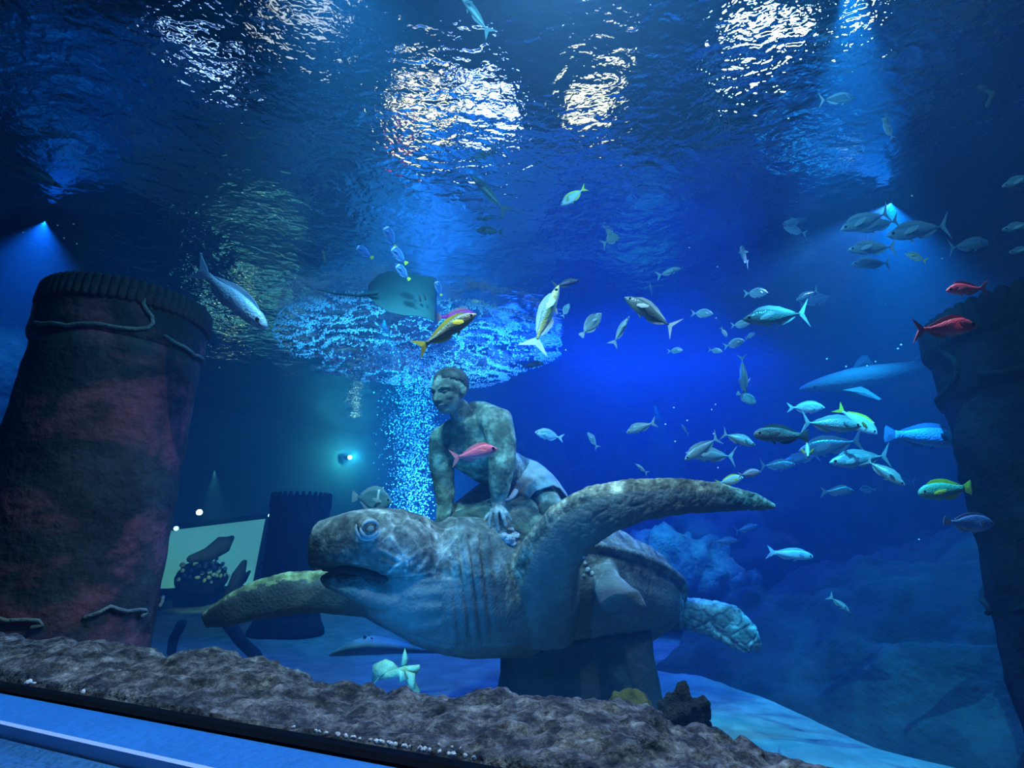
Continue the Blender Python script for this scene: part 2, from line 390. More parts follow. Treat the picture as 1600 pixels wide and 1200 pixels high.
def trelief(p, n):
    x, y, d = pix(p); k = 0.004 * fb(p * 9, 3)
    # plates of the head
    if d < 2.75 and x < 715 and y < 905 and y > 795:
        e = vor(p + Vector((.03, .0, .02)), 9.0)
        if x > 592: k += 0.007 * max(0, 1 - e / 0.10) - .003
        k += 0.002 * fb(p * 40, 2)
    if d < 2.75 and 590 < x < 690 and 860 < y < 915:
        best = min((Vector((x, y)) - Vector(m_)).length for m_ in MOUTH)
        k += -0.008 * max(0, 1 - best / 4.0) + .004 * max(0, 1 - abs(best - 8) / 5.0)
    # folds of the neck
    if 690 < x < 790 and d < 3.0 and y > 835:
        u = (x - 690 - 0.12 * (y - 900)) / 17.0
        fade = min(1, (x - 690) / 25) * min(1, max(0, (790 - x) / 40))
        k += (.026 if y < 900 else .015) * fade * (abs(math.sin(math.pi * u)) - .5) * (1 if y < 985 else max(0, 1 - (y - 985) / 30))
    elif y > 905 and x < 700 and d < 2.8:
        k += 0.004 * math.sin(y / 4.2 + x * .02) * max(0, min(1, (x - 620) / 60))
    # scales on flippers and paddle
    if (x > 905 and y < 860) or x < 560 and y > 890 and n.z > .1:
        e = vor(p, 16.0); k += -0.004 * max(0, 1 - e / 0.16)
    if x > 1066 and y > 925:
        e = vor(p, 15.0); k += -0.010 * max(0, 1 - e / 0.2)
    # seams of the belly and shell plates
    q = p - TC; z = q.dot(tw); su = q.dot(tu); sv = q.dot(tvr)
    if x > 760 and d > 2.7 and z > 0.03:
        e = vor(Vector((su * 3.2, sv * 3.2, 0.5)), 1.0); k += -0.016 * max(0, 1 - e / 0.12) - .003 * abs(fb(p * 22, 2))
        k += 0.008 * math.sin(sv * 26) * max(0, min(1, (sv - .25) / .2))
    if z < 0 and x > 640:
        e = abs(sv - 0.28 + 0.03 * noise.noise(p * 5)); k += -0.012 * max(0, 1 - e / 0.018)
        e = abs(su - 0.22 + 0.05 * noise.noise(p * 4)); k += -0.010 * max(0, 1 - e / 0.015)
    # barnacled leading edge
    return k
displace(tm, trelief)
NFe = [Vector((q[0], q[1])) for q in NF]
def ttone(p, n):
    x, y, d = pix(p); a = noise.noise(p * 4.0); b = fb(p * 14, 3)
    c = Vector((1, 1, 1)) * (1.0 + .35 * a); best = 99
    if y < 840 and x > 790 and d < 2.85 or x < 915 and x > 790 and d < 2.85:
        e = min(((Vector((x, y)) - NFe[i]).length_squared for i in range(len(NFe))))
        best = 1e9
        for i in range(1, len(NFe) - 1):
            A_, B_ = NFe[i], NFe[i + 1]; ab = B_ - A_; t = max(0, min(1, (Vector((x, y)) - A_).dot(ab) / ab.length_squared))
            best = min(best, (Vector((x, y)) - A_ - ab * t).length)
        if best < 16: c = Vector((1.2, 1.0, .78)) * (.7 + 1.2 * max(0, fb(p * 55, 2) + .1) + 1.5 * max(0, b))     # crusted brown rim
    hb = max(0, min(1, (716 + 14 * b - x) / 34)) * (1 if d < 2.78 else 0) * max(0, min(1, (897 - y) / 8))
    if hb > 0: c = c.lerp(Vector((0.95, .82, .8)) * (.8 + .5 * a) * (1 + 1.2 * max(0, fb(p * 30, 2))), hb)
    if x < 575 and y > 885 and d > 2.64 and n.dot(Vector((0, 0, 1))) > .2: c = Vector((2.6, 2.6, 1.3)) * (.9 + .7 * b)  # top of the far flipper painted bright yellow-green as if lit
    if x > 1062 and y > 930: c = Vector((1.7, 1.8, 1.9))  # tail paddle painted paler for the strong light falling on it
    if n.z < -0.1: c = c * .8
    # green algae on the shell under the hands
    if 690 < x < 900 and y < 960 and d > 2.75 and n.z > -.3: c = Vector((.62, .8, .62)) * (.7 + .9 * max(0, b + .2))
    al = 1.0
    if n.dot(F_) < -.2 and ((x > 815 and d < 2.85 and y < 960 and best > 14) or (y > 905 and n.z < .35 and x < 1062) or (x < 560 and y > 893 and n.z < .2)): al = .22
    if d < 2.75 and 592 < x < 715 and 800 < y < 905:
        e = vor(p + Vector((.03, .0, .02)), 9.0); c = c * (1 + 1.1 * max(0, 1 - e / .10))
    return tuple(max(0.1, q) for q in c) + (al,)
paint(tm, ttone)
tb = bvh_of(tm)
TO = Vector((TC.x, TC.y, TC.z - 0.35))
turtle = empty('turtle_statue', TO, 'giant grey stone sea turtle statue with one flipper raised', 'statue')
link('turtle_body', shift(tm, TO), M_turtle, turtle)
so = Solid(); so.loft([P(x, y, d_) for x, y, d_ in ((506, 888, 2.5), (530, 884, 2.51), (570, 884, 2.53), (610, 890, 2.56), (640, 893, 2.6))], [U_ * (q_ * 2.5 / FPX) for q_ in (4, 7, 8, 6, 4)], [F_ * q_ + R_ * .1 * q_ for q_ in (.02, .065, .11, .13, .14)], 20)
link('mouth_gap_block', shift(so.mesh('mouth_gap_block'), TO), mat('mouth_shade', (0.012, .016, .02), .9), turtle)  # solid dark block filling the mouth gap, shade put into its colour
# eye
ep, en = hit(tb, 577, 824)
M_eye = rock_mat('eye_stone', [(0.14, 0.15, 0.12), (.27, .27, .22)], 30); M_lid = rock_mat('lid_stone', [(0.2, 0.21, 0.22), (0.38, 0.4, 0.42)], 25, bump=.5)
so = Solid(); ax = en.normalized(); side = ax.cross(Vector((0, 0, 1))).normalized(); upv = side.cross(ax)
so.ball(ep - ax * .012, .036, (side, upv, ax))
ey = link('eye', shift(so.mesh('eye'), TO), M_eye, turtle)
for nm, r, t0, t1, rr, tilt in (('upper_eyelid', .037, 10, 170, .010, .012), ('lower_eyelid', .042, 185, 355, .011, .006), ('eye_fold', .060, 190, 370, .011, -.004)):
    so = Solid(); pts = []
    for i in range(17):
        t = math.radians(t0 + (t1 - t0) * i / 16)
        pts.append(ep + side * (r * math.cos(t)) + upv * (r * .85 * math.sin(t)) + ax * tilt)
    so.tube(pts, [rr * (.35 + .65 * math.sin(math.pi * i / 16)) for i in range(17)], 10)
    link(nm, shift(so.mesh(nm), TO), M_lid, ey)
so = Solid()
pts = [ep + ax * .018 + side * (.022 * math.cos(t)) + upv * (.016 * math.sin(t) - .002) for t in [math.pi * 2 * i / 20 for i in range(21)]]
so.tube(pts, .004, 8); link('eye_ring', shift(so.mesh('eye_ring'), TO), mat('dark_stone', (0.03, .035, .035), .8), ey)
# pale crusts of barnacles on the shell
M_crust = rock_mat('pale_crust', [(0.28, 0.3, 0.34), (0.5, 0.52, 0.55)], 40, bump=1, bscale=90)
for px, py, r in ((795, 843, .038), (788, 838, .028), (803, 838, .028), (798, 828, .02), (801, 849, .022)):
    c, n_ = hit(tb, px, py); so = Solid(); so.ball(c, (r, r, r * .7))
    me = so.mesh('barnacle_crust'); displace(me, lambda p, n: 0.010 * fb(p * 45, 3)); link('barnacle_crust', shift(me, TO), M_crust, turtle)
for px, py, r in ((914, 880, .012), (918, 890, .016), (925, 896, .014), (912, 899, .01), (913, 870, .01)):
    c, n_ = hit(tb, px, py); so = Solid(); so.ball(c, r, n=10, m=7)
    link('barnacle', shift(so.mesh('barnacle'), TO), M_crust, turtle)
# pedestal
M_ped = rock_mat('pedestal_rock', [(0.02, 0.025, 0.03), (0.05, 0.06, 0.06)], 5, bump=.5)
pc = P(898, 1010, 3.35); so = Solid(); cs, A, B = [], [], []
for i in range(16):
    t = i / 15; z = pc.z + .12 - t * (pc.z + .12 + .1); k = 1 + .22 * t * t
    cs.append(Vector((pc.x, pc.y, z))); A.append(R_ * .47 * k); B.append(Vector((0, .38 * k, 0)))
so.loft(cs, A, B, 48, 3.2); me = so.mesh('pedestal'); displace(me, lambda p, n: .025 * fb(p * 3, 4))
po = Vector((pc.x, pc.y, 0))
tag(link('statue_pedestal', shift(me, po), M_ped), 'dark rock pedestal under the stone turtle', 'pedestal').location = po

# ------------------------------------------------------------------ the rider statue: one skin for the whole body
M_rider = stone_mat('green_grey_stone', [(0.03, 0.038, 0.035), (0.13, 0.15, 0.135), (0.38, 0.41, 0.37)], 13, 70, 0.6, 0.005)
sol = Solid()
def pl(*st): return [P(*q[:3]) for q in st], [q[3] for q in st]
def ptube(*st): sol.tube(*pl(*st), 18)
def px2(st, n=28, e=2.2):                                     # (px, py, depth, half width m, half depth m, tilt deg)
    cs, A, B = [], [], []
    C = [P(*q[:3]) for q in st]
    for i, q in enumerate(st):
        tan = (C[min(i + 1, len(C) - 1)] - C[max(i - 1, 0)]).normalized()
        a = Vector(q[5]) if len(q) > 5 else SH
        a = (a - tan * a.dot(tan)).normalized(); b = tan.cross(a).normalized()
        A.append(a * q[3]); B.append(b * q[4])
    sol.loft(C, A, B, n, e)
shL = P(692, 686, 3.06); shR = P(778, 660, 2.88); SH = (shR - shL).normalized()
# trunk: neck root, chest, belly, hips
px2([(722, 650, 2.95, .075, .075), (730, 664, 2.98, .16, .09), (738, 684, 3.02, .200, .125), (748, 706, 3.10, .190, .135), (768, 724, 3.22, .165, .125), (790, 736, 3.34, .155, .12), (806, 746, 3.42, .165, .135), (822, 752, 3.5, .15, .12)])
sol.ball(P(752, 690, 2.93), (.075, .05, .065)); sol.ball(P(712, 700, 3.0), (.07, .05, .065))      # chest muscles
# shoulders and arms
sol.ball(shR, (.085, .085, .08)); sol.ball(shL, (.08, .08, .08))
ptube((756, 650, 2.98, .08), (777, 660, 2.88, .094), (783, 690, 2.83, .086), (784, 722, 2.80, .076), (782, 745, 2.79, .066), (780, 765, 2.79, .056), (778, 781, 2.79, .041), (778, 792, 2.78, .034))
ptube((712, 670, 3.04, .075), (692, 690, 3.06, .088), (690, 716, 3.05, .078), (692, 745, 3.03, .067), (695, 770, 3.02, .060), (695, 792, 3.0, .050), (690, 812, 2.96, .037), (686, 820, 2.95, .032))
# near hand with bent fingers on the shell, thumb to the inside
sol.ball(P(779, 797, 2.77), (.042, .03, .028))
for (kx, ky), (mx_, my), (tx, ty), r in (((768, 797), (765, 812), (766, 826), .0105), ((775, 794), (776, 812), (779, 829), .0112), ((783, 794), (787, 809), (791, 822), .0110), ((789, 797), (795, 806), (799, 814), .0096)):
    sol.tube([P(779, 795, 2.77), P(kx, ky, 2.74), P((kx + mx_) / 2, (ky + my) / 2, 2.725), P(mx_, my, 2.72), P(tx, ty, 2.715)], [r * 1.2, r * 1.15, r, r * 1.0, r * .8], 10)
sol.tube([P(772, 798, 2.78), P(762, 805, 2.78), P(756, 815, 2.76)], [.014, .012, .009], 10)
# far hand
sol.ball(P(685, 823, 2.94), (.042, .035, .022))
for tx, ty in ((664, 830), (670, 836), (678, 839), (687, 838)):
    sol.tube([P(685, 822, 2.94), P((685 + tx) / 2 - 1, (822 + ty) / 2, 2.90), P(tx, ty, 2.88)], [.013, .0115, .009], 10)
sol.tube([P(690, 822, 2.94), P(699, 828, 2.92), P(702, 835, 2.90)], [.014, .012, .009], 10)
# thighs, knees and shins, kneeling
ptube((818, 752, 3.46, .125), (834, 762, 3.34, .115), (850, 778, 3.18, .10), (858, 792, 3.06, .085), (860, 800, 3.02, .075))
ptube((860, 802, 3.02, .074), (846, 812, 3.22, .065), (832, 806, 3.45, .055), (824, 798, 3.66, .045))
ptube((790, 758, 3.50, .12), (768, 772, 3.38, .105), (745, 786, 3.22, .088), (724, 798, 3.12, .072), (714, 804, 3.06, .064))
ptube((714, 806, 3.06, .062), (740, 815, 3.25, .058), (770, 812, 3.5, .05), (785, 806, 3.7, .042))
for fx, fy, fd in ((822, 800, 3.72), (788, 806, 3.74)):
    sol.limb([(fx - 9, fy - 6, fx + 9, fy - 6, fd - .05, .035), (fx - 10, fy, fx + 10, fy, fd + .06, .04), (fx - 9, fy + 2, fx + 9, fy + 2, fd + .17, .02)])
# neck
ptube((716, 634, 2.92, .058), (720, 648, 2.94, .062), (728, 664, 2.98, .08))
ptube((736, 640, 3.02, .05), (752, 642, 3.03, .06), (768, 648, 2.98, .06))       # nape to shoulder
# head
HC = P(702, 611, 2.88); h0 = len(sol.v)
hf = (-F_ * .80 - R_ * .52 - U_ * .13).normalized(); hu = (U_ * 1.0 - R_ * .10 + F_ * .02); hu = (hu - hf * hu.dot(hf)).normalized(); hx = hf.cross(hu).normalized()
AX = (hx, hf, hu)
def H(x, y, z): return HC + hx * x + hf * y + hu * z
sol.ball(H(0, -.012, .028), (.078, .100, .098), AX, 28, 20)
sol.ball(H(0, .028, -.035), (.065, .068, .082), AX, 24, 16)
sol.ball(H(0, .020, -.060), (.054, .062, .050), AX)
sol.ball(H(0, .052, -.094), (.036, .034, .026), AX)
for sx in (-1, 1):
    sol.ball(H(sx * .038, .056, -.022), (.026, .026, .024), AX)
    sol.ball(H(sx * .031, .070, .008), (.0165, .0135, .011), AX)
    sol.tube([H(sx * .012, .088, .024), H(sx * .032, .084, .034), H(sx * .054, .064, .027)], [.007, .0085, .006], 10)
    sol.ball(H(sx * .078, -.012, -.010), (.010, .019, .029), AX)
    sol.tube([H(sx * .077, .004, .010), H(sx * .083, -.012, .019), H(sx * .086, -.026, .004), H(sx * .079, -.014, -.034)], .0055, 8)
sol.tube([H(0, .082, .022), H(0, .096, .0), H(0, .106, -.022), H(0, .108, -.033)], [.008, .010, .012, .013], 12)
for sx in (-1, 1): sol.ball(H(sx * .015, .094, -.036), (.011, .012, .009), AX)
sol.tube([H(-.027, .083, -.066), H(-.012, .098, -.060), H(0, .099, -.062), H(.012, .098, -.060), H(.027, .083, -.066)], [.004, .0065, .006, .0065, .004], 10)
sol.tube([H(-.023, .083, -.074), H(0, .096, -.077), H(.023, .083, -.074)], [.004, .0075, .004], 10)
def widen(p):
    q = p - HC; return HC + hx * (q.dot(hx) * 1.16) + hf * (q.dot(hf) * 1.14) + hu * (q.dot(hu) * 1.0)
for i in range(h0, len(sol.v)): sol.v[i] = widen(sol.v[i])
rm = one_skin('rider_body', sol, 0.0055, 3)
def rrelief(p, n): return 0.003 * fb(p * 12, 3) + 0.0015 * fb(p * 45, 2) if pix(p)[1] > 655 else 0.0006 * fb(p * 40, 2)
displace(rm, rrelief)
def rtone(p, n):
    x, y, d = pix(p); a = fb(p * 7, 4); b = noise.noise(p * 3)
    c = Vector((1, 1.05, 1)) * (1.0 + .7 * a)
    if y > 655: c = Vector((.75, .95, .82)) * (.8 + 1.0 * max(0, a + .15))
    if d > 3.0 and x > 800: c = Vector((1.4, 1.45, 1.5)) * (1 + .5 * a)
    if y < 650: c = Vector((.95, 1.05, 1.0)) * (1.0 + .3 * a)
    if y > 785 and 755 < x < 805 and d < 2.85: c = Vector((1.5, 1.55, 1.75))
    return tuple(max(.1, q) for q in c)
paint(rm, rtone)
RO = P(770, 800, 3.15)
rider = empty('rider_statue', RO, 'stone statue of a bare-chested man kneeling on the turtle, leaning on straight arms', 'statue')
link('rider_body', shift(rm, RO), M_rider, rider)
# hair cap
so = Solid()
so.ball(H(0, -.020, .036), (.083, .100, .099), AX, 40, 28)
hv = so.mesh('hair'); bm = bmesh.new(); bm.from_mesh(hv)
def keep(co):
    q = Vector(co) - HC; x, y, z = q.dot(hx), q.dot(hf), q.dot(hu)
    return z > .070 - .55 * max(0, -(y - .05)) - (.05 if y < -.01 else 0) and z > -.075
bmesh.ops.delete(bm, geom=[vv for vv in bm.verts if not keep(vv.co)], context='VERTS')
bmesh.ops.recalc_face_normals(bm, faces=bm.faces); bm.to_mesh(hv); bm.free()
for vv in hv.vertices: vv.co = widen(vv.co)
for vv in hv.vertices:
    q = vv.co - HC; vv.co += (q.normalized()) * (0.0035 * fb(vv.co * 60, 2) + .001)
M_hair = stone_mat('dark_stone_hair', [(0.012, 0.015, 0.015), (0.04, 0.047, 0.045), (.10, .11, .105)], 20, 120, 0.8, 0.004, False)
ho = link('hair', shift(hv, RO), M_hair, rider); sd = ho.modifiers.new('t', 'SOLIDIFY'); sd.thickness = .012; sd.offset = -1
for i, sx in enumerate((-1, 1)):
    so = Solid(); so.ball(H(sx * .031, .078, .008), (.012, .0075, .006), AX, 14, 10)
    so.v = [widen(p) for p in so.v]; link('eye', shift(so.mesh('eye'), RO), M_hair, rider)
# cloth over hip and near thigh
M_cloth = stone_mat('pale_stone_cloth', [(0.22, 0.24, 0.27), (0.42, 0.45, 0.5)], 14, 70, 0.7, 0.006, False)
so = Solid(); cs, A, B = [], [], []
st = [(806, 750, 3.50, .10), (816, 752, 3.44, .15), (834, 763, 3.31, .140), (850, 779, 3.16, .124), (857, 789, 3.08, .112)]
C = [P(*q[:3]) for q in st]; rg = []
for i, q in enumerate(st):
    tan = (C[min(i + 1, 4)] - C[max(i - 1, 0)]).normalized(); a = tan.cross(F_).normalized(); b = tan.cross(a).normalized()
    row = []
    for j in range(49):
        t = math.radians(-178 + 356 * j / 48); r = q[3] * (1 + .05 * math.sin(j * .8 + i) + .03 * math.sin(j * 1.9))
        row.append(C[i] + a * (r * math.cos(t)) * -1 + b * (r * math.sin(t)) * 1)
    rg.append(row)
vv = [p for r in rg for p in r]; ff = [(i * 49 + j, i * 49 + j + 1, (i + 1) * 49 + j + 1, (i + 1) * 49 + j) for i in range(4) for j in range(48)]
me = mesh('loincloth', vv, ff); displace(me, lambda p, n: .012 * fb(p * 11, 3))
co = link('loincloth', shift(me, RO), M_cloth, rider)
sd = co.modifiers.new('t', 'SOLIDIFY'); sd.thickness = .016; sb = co.modifiers.new('s', 'SUBSURF'); sb.levels = sb.render_levels = 1
so = Solid(); so.tube([P(806, 768, 3.12), P(800, 776, 3.06), P(794, 781, 3.03), P(789, 782, 3.0)], [.02, .016, .011, .006], 10)
me = so.mesh('cloth_tail'); link('cloth_tail', shift(me, RO), M_cloth, rider)

# lamps of the hall above the water
def emit(name, col, s):
    m = bpy.data.materials.new(name); m.use_nodes = True; nt = m.node_tree; nt.nodes.clear()
    o = nt.nodes.new('ShaderNodeOutputMaterial'); e = nt.nodes.new('ShaderNodeEmission'); e.inputs[0].default_value = (*col, 1); e.inputs[1].default_value = s
    nt.links.new(e.outputs[0], o.inputs[0]); return m
M_metal = mat('lamp_housing', (0.03, 0.03, 0.035), 0.5)
def ceiling_lamp(px, py, h, sx, sy, col, s, label):
    c = above(px, py, h)
    e = empty('ceiling_lamp', c, label, 'lamp')
    v, f = [], []; box(v, f, -sx / 2 - .05, sx / 2 + .05, -sy / 2 - .05, sy / 2 + .05, 0.02, 0.2)
    link('housing', mesh('housing', v, f), M_metal, e, False)
    v, f = [], []; box(v, f, -sx / 2, sx / 2, -sy / 2, sy / 2, -0.02, 0.02)
    link('diffuser', mesh('diffuser', v, f), emit('lamp_glow', col, s), e, False)
    return e
LH = HS + 2.0
ceiling_lamp(632, 190, LH, .25, .35, (1.0, .05, .12), 4, 'small red lamp rippling left of the cream lamp')
ceiling_lamp(665, 165, LH, 1.0, 1.6, (1.0, 0.82, 0.48), 2.6, 'cream lamp panel rippling beside the pink lamp')
ceiling_lamp(760, 170, LH, .9, 2.4, (0.40, 0.48, 1.0), 6, 'blue-white lamp panel rippling right of the cream lamp')
ceiling_lamp(932, 140, LH, .9, 1.2, (1.0, 0.86, 0.52), 2.4, 'cream lamp panel rippling alone at top centre')
ceiling_lamp(1190, 55, LH, 1.0, .5, (0.8, 0.88, 1.0), 18, 'brightest white lamp panel above the blue beam')
ceiling_lamp(1330, 15, LH, .35, .5, (0.85, 0.92, 1.0), 14, 'small white lamp at the top right')
ceiling_lamp(320, 60, LH, 1.4, .7, (0.34, 0.52, 1.0), 4.0, 'pale blue lamp panel broken into long ripples')
ceiling_lamp(470, 30, LH, 1.0, .6, (0.42, 0.42, 0.42), 1.7, 'dim grey lamp panel next to the pale blue one')
v, f = [], []; box(v, f, -11, 9, -2, 14, HS + 3.4, HS + 3.6)
tag(link('ceiling', mesh('ceiling', v, f), mat('hall_ceiling', (0.01, 0.015, 0.03), .9), smooth=False), 'dark ceiling of the hall above the water', kind='structure')

# ------------------------------------------------------------------ foreground ledge, sill and ruins
M_rock = rock_mat('granular_rock', [(0.008, 0.008, 0.008), (0.05, 0.046, 0.044), (0.2, 0.185, 0.18), (0.6, 0.58, 0.57)], 22, bump=1.0, bscale=70, pos=[.36, .47, .58, .74], dist=0.016)
M_rock.node_tree.nodes['Noise Texture'].inputs['Detail'].default_value = 9; M_rock.node_tree.nodes['Noise Texture'].inputs['Roughness'].default_value = .8
# top line of the ledge in the photograph, and how far it stands inside the glass
TOP = [(-160, 985), (0, 992), (60, 1002), (120, 1005), (165, 1001), (215, 1015), (262, 1030), (300, 1018), (335, 1015), (380, 1028), (430, 1042), (480, 1062), (540, 1075), (600, 1085), (690, 1093), (760, 1080), (830, 1088), (900, 1092), (960, 1095), (1010, 1105), (1060, 1130), (1110, 1142), (1160, 1155), (1200, 1178), (1260, 1190), (1330, 1200), (1400, 1222), (1500, 1260)]
so = Solid(); rg = []
NL = 420
def toppt(a):
    x = TOP[0][0] + (TOP[-1][0] - TOP[0][0]) * a
    for (x0, y0), (x1, y1) in zip(TOP, TOP[1:]):
        if x <= x1: break
    t = (x - x0) / (x1 - x0); t = t * t * (3 - 2 * t); y = y0 + (y1 - y0) * t
    v = F_ + R_ * ((x - 800) / FPX) + U_ * ((600 - y) / FPX)
    k = ((gA - CAM).dot(gn) + 0.30) / v.dot(gn)                # 0.30 m inside the glass
    return CAM + v * k
for i in range(NL + 1):
    p = toppt(i / NL); s_ = (p - gA).dot(gd); zt = p.z
    row = []
    prof = [(0.015, ZS - .14), (0.02, ZS - .03), (0.05, ZS + (zt - ZS) * .28), (0.10, ZS + (zt - ZS) * .58), (.16, ZS + (zt - ZS) * .80), (0.22, ZS + (zt - ZS) * .93), (0.28, zt), (.34, zt - .01), (0.40, zt - .06), (.45, zt - .18), (.48, zt - .40), (.50, .02), (.3, -.05), (.05, 0.02)]
    rg.append([G(s_, t, z) for t, z in prof])
# densify the profile for relief
def dens(row, k):
    o = []
    for a, b in zip(row[:11], row[1:12]):
        for j in range(k): o.append(a.lerp(b, j / k))
    return o + row[11:]
so.rings([dens(r, 6) for r in rg])
me = so.mesh('rock_ledge')
def lrel(p, n):
    if p.z < 0.2: return 0
    t = (p - gA).dot(gn); k = min(1, max(0, (t - .0) / .1))
    return (0.016 * fb(p * 5, 3) + 0.012 * fb(p * 19, 3) + 0.007 * noise.noise(p * 60)) * (.25 + .75 * k)
displace(me, lrel)
lo = Vector((gA.x, gA.y, 0)) + gd * 1.0
tag(link('rock_ledge', shift(me, lo), M_rock), 'long rough grey-brown rock ledge along the foot of the window', 'rock').location = lo
lb = bvh_of(me) if False else None
# window sill outside, blue painted, with a raised pale lip
M_sill = rock_mat('blue_paint', [(0.02, 0.16, 0.5), (0.03, 0.24, 0.7)], 3, rough=.45, bump=.25, bscale=60, spec=.5)
M_step = rock_mat('blue_rough_paint', [(0.015, 0.10, 0.27), (0.03, 0.16, 0.4), (.07, .26, .55)], 9, rough=.7, bump=.8, bscale=70)
def strip(name, prof, m, label, kind):
    v = []; f = []; n = len(prof)
    for i in range(31):
        s_ = -2.6 + 6.4 * i / 30
        v += [G(s_, t, z) for t, z in prof]
    for i in range(30):
        for j in range(n):
            k = (j + 1) % n; f.append((i * n + j, (i + 1) * n + j, (i + 1) * n + k, i * n + k))
    f.append(tuple(range(n))); f.append(tuple(30 * n + j for j in range(n))[::-1])
    me = mesh(name, v, f); bm = bmesh.new(); bm.from_mesh(me); bmesh.ops.recalc_face_normals(bm, faces=bm.faces); bm.to_mesh(me); bm.free()
    return tag(link(name, me, m, smooth=False), label, kind=kind)
strip('trim_1', [(-.032, ZS - .02), (-.032, ZS + .004), (.012, ZS + .004), (.012, ZS - .02)], mat('sealant', (0.004, 0.004, 0.005), .95, .02), 'black sealant joint at the foot of the acrylic', 'structure')
strip('trim_2', [(-.034, ZS - .14), (-.034, ZS), (-.135, ZS - .004), (-.14, ZS - .14)], M_sill, 'smooth blue painted window sill', 'structure')
strip('trim_3', [(-.136, ZS - .12), (-.137, ZS + .004), (-.150, ZS + .005), (-.154, ZS - .12)], mat('pale_edge', (0.5, 0.62, 0.9), .4), 'pale edge line of the blue sill', 'structure')
strip('trim_4', [(-.155, ZS - .3), (-.155, ZS - .012), (-.6, ZS - .02), (-.6, ZS - .3)], M_step, 'rough blue painted step in front of the sill', 'structure')
# broken coral bits along the joint
M_bit = mat('coral_bit', (0.75, 0.76, 0.8), .8); pro = []
for k in range(5):
    so = Solid(); so.ball((0, 0, 0), (1, .8, .6), n=8, m=6); m_ = so.mesh('coral_bit'); displace(m_, lambda p, n: .35 * noise.noise(p * 1.7 + Vector((k * 3.1, 0, 0)))); m_.materials.append(M_bit); pro.append(m_)
spots = [(425, 1146, 3), (462, 1152, 3.4), (468, 1153, 2.6), (477, 1156, 2.6), (500, 1157, 4), (507, 1154, 3.4), (512, 1160, 3.4), (530, 1160, 3.2), (536, 1163, 3), (545, 1150, 3), (552, 1166, 3), (566, 1166, 4.4), (572, 1170, 3.6), (578, 1164, 4.6), (584, 1171, 4.4), (589, 1176, 3.2), (594, 1168, 3.2), (602, 1168, 2.8), (608, 1177, 4), (614, 1170, 2.8), (624, 1172, 2.6), (630, 1182, 4.6), (638, 1183, 4), (648, 1176, 4.4), (652, 1180, 3.2), (664, 1186, 3.4), (672, 1180, 2.6), (680, 1188, 3), (688, 1188, 5), (692, 1184, 3), (713, 1188, 3.6), (727, 1190, 3.6), (706, 1145, 2.4), (709, 1160, 2.4), (40, 1064, 5), (46, 1066, 3), (123, 1079, 3.4), (722, 1162, 2)]
for i, (px, py, r) in enumerate(spots):
    o = bpy.data.objects.new('coral_bit', pro[i % 5]); COL.objects.link(o)
    p = onz(px, py, ZS + .016); t = (p - gA).dot(gn); p += gn * (max(.006, min(.03, t)) - t) ; p.z = ZS + .012
    o.location = p; o.scale = [1.25 * r * (p - CAM).dot(F_) / FPX] * 3; o.rotation_euler = (random.random(), random.random(), random.random() * 6)
    tag(o, 'crumb of white broken coral on the black joint below the rock ledge', 'coral', 'white coral crumbs along the window joint')
# ruined columns
M_col = rock_mat('ruin_stone', [(0.008, 0.011, 0.014), (0.022, 0.026, 0.03), (0.05, 0.055, 0.06)], 4, bump=.8, bscale=22, dist=.02)
bs = M_col.node_tree.nodes['Principled BSDF']; tc = nd(M_col, 'ShaderNodeTexCoord')
nz = nd(M_col, 'ShaderNodeTexNoise'); nz.inputs['Scale'].default_value = 2.1; nz.inputs['Detail'].default_value = 7; nz.inputs['Roughness'].default_value = .62; nz.inputs['Distortion'].default_value = .4
mp = nd(M_col, 'ShaderNodeMapping'); mp.inputs['Scale'].default_value = (1, 1, 1.5); mp.inputs['Location'].default_value = (.3, 1.2, .55)
rp = nd(M_col, 'ShaderNodeValToRGB'); rp.color_ramp.elements[0].position = .50; rp.color_ramp.elements[0].color = (0, 0, 0, 1); rp.color_ramp.elements[1].position = .72; rp.color_ramp.elements[1].color = (1, 1, 1, 1)
mxn = nd(M_col, 'ShaderNodeMix', data_type='RGBA'); mxn.inputs[7].default_value = (0.34, 0.085, 0.11, 1)
lk(M_col, tc.outputs['Object'], mp.inputs[0]); lk(M_col, mp.outputs[0], nz.inputs['Vector']); lk(M_col, nz.outputs['Fac'], rp.inputs['Fac']); lk(M_col, rp.outputs['Color'], mxn.inputs[0])
src = bs.inputs['Base Color'].links[0].from_socket; lk(M_col, src, mxn.inputs[6]); lk(M_col, mxn.outputs[2], bs.inputs['Base Color'])
M_dark = rock_mat('shaded_dark_stone', [(0.003, 0.004, 0.005), (0.008, 0.010, 0.012), (0.014, 0.017, 0.02)], 4, bump=.8, bscale=22, dist=.02, rough=.95, spec=.03)  # near-black copy of the ruin stone, its shade put into the colour
M_mould = rock_mat('moulding_stone', [(0.08, 0.1, 0.1), (0.2, 0.22, 0.2)], 12, bump=.6)
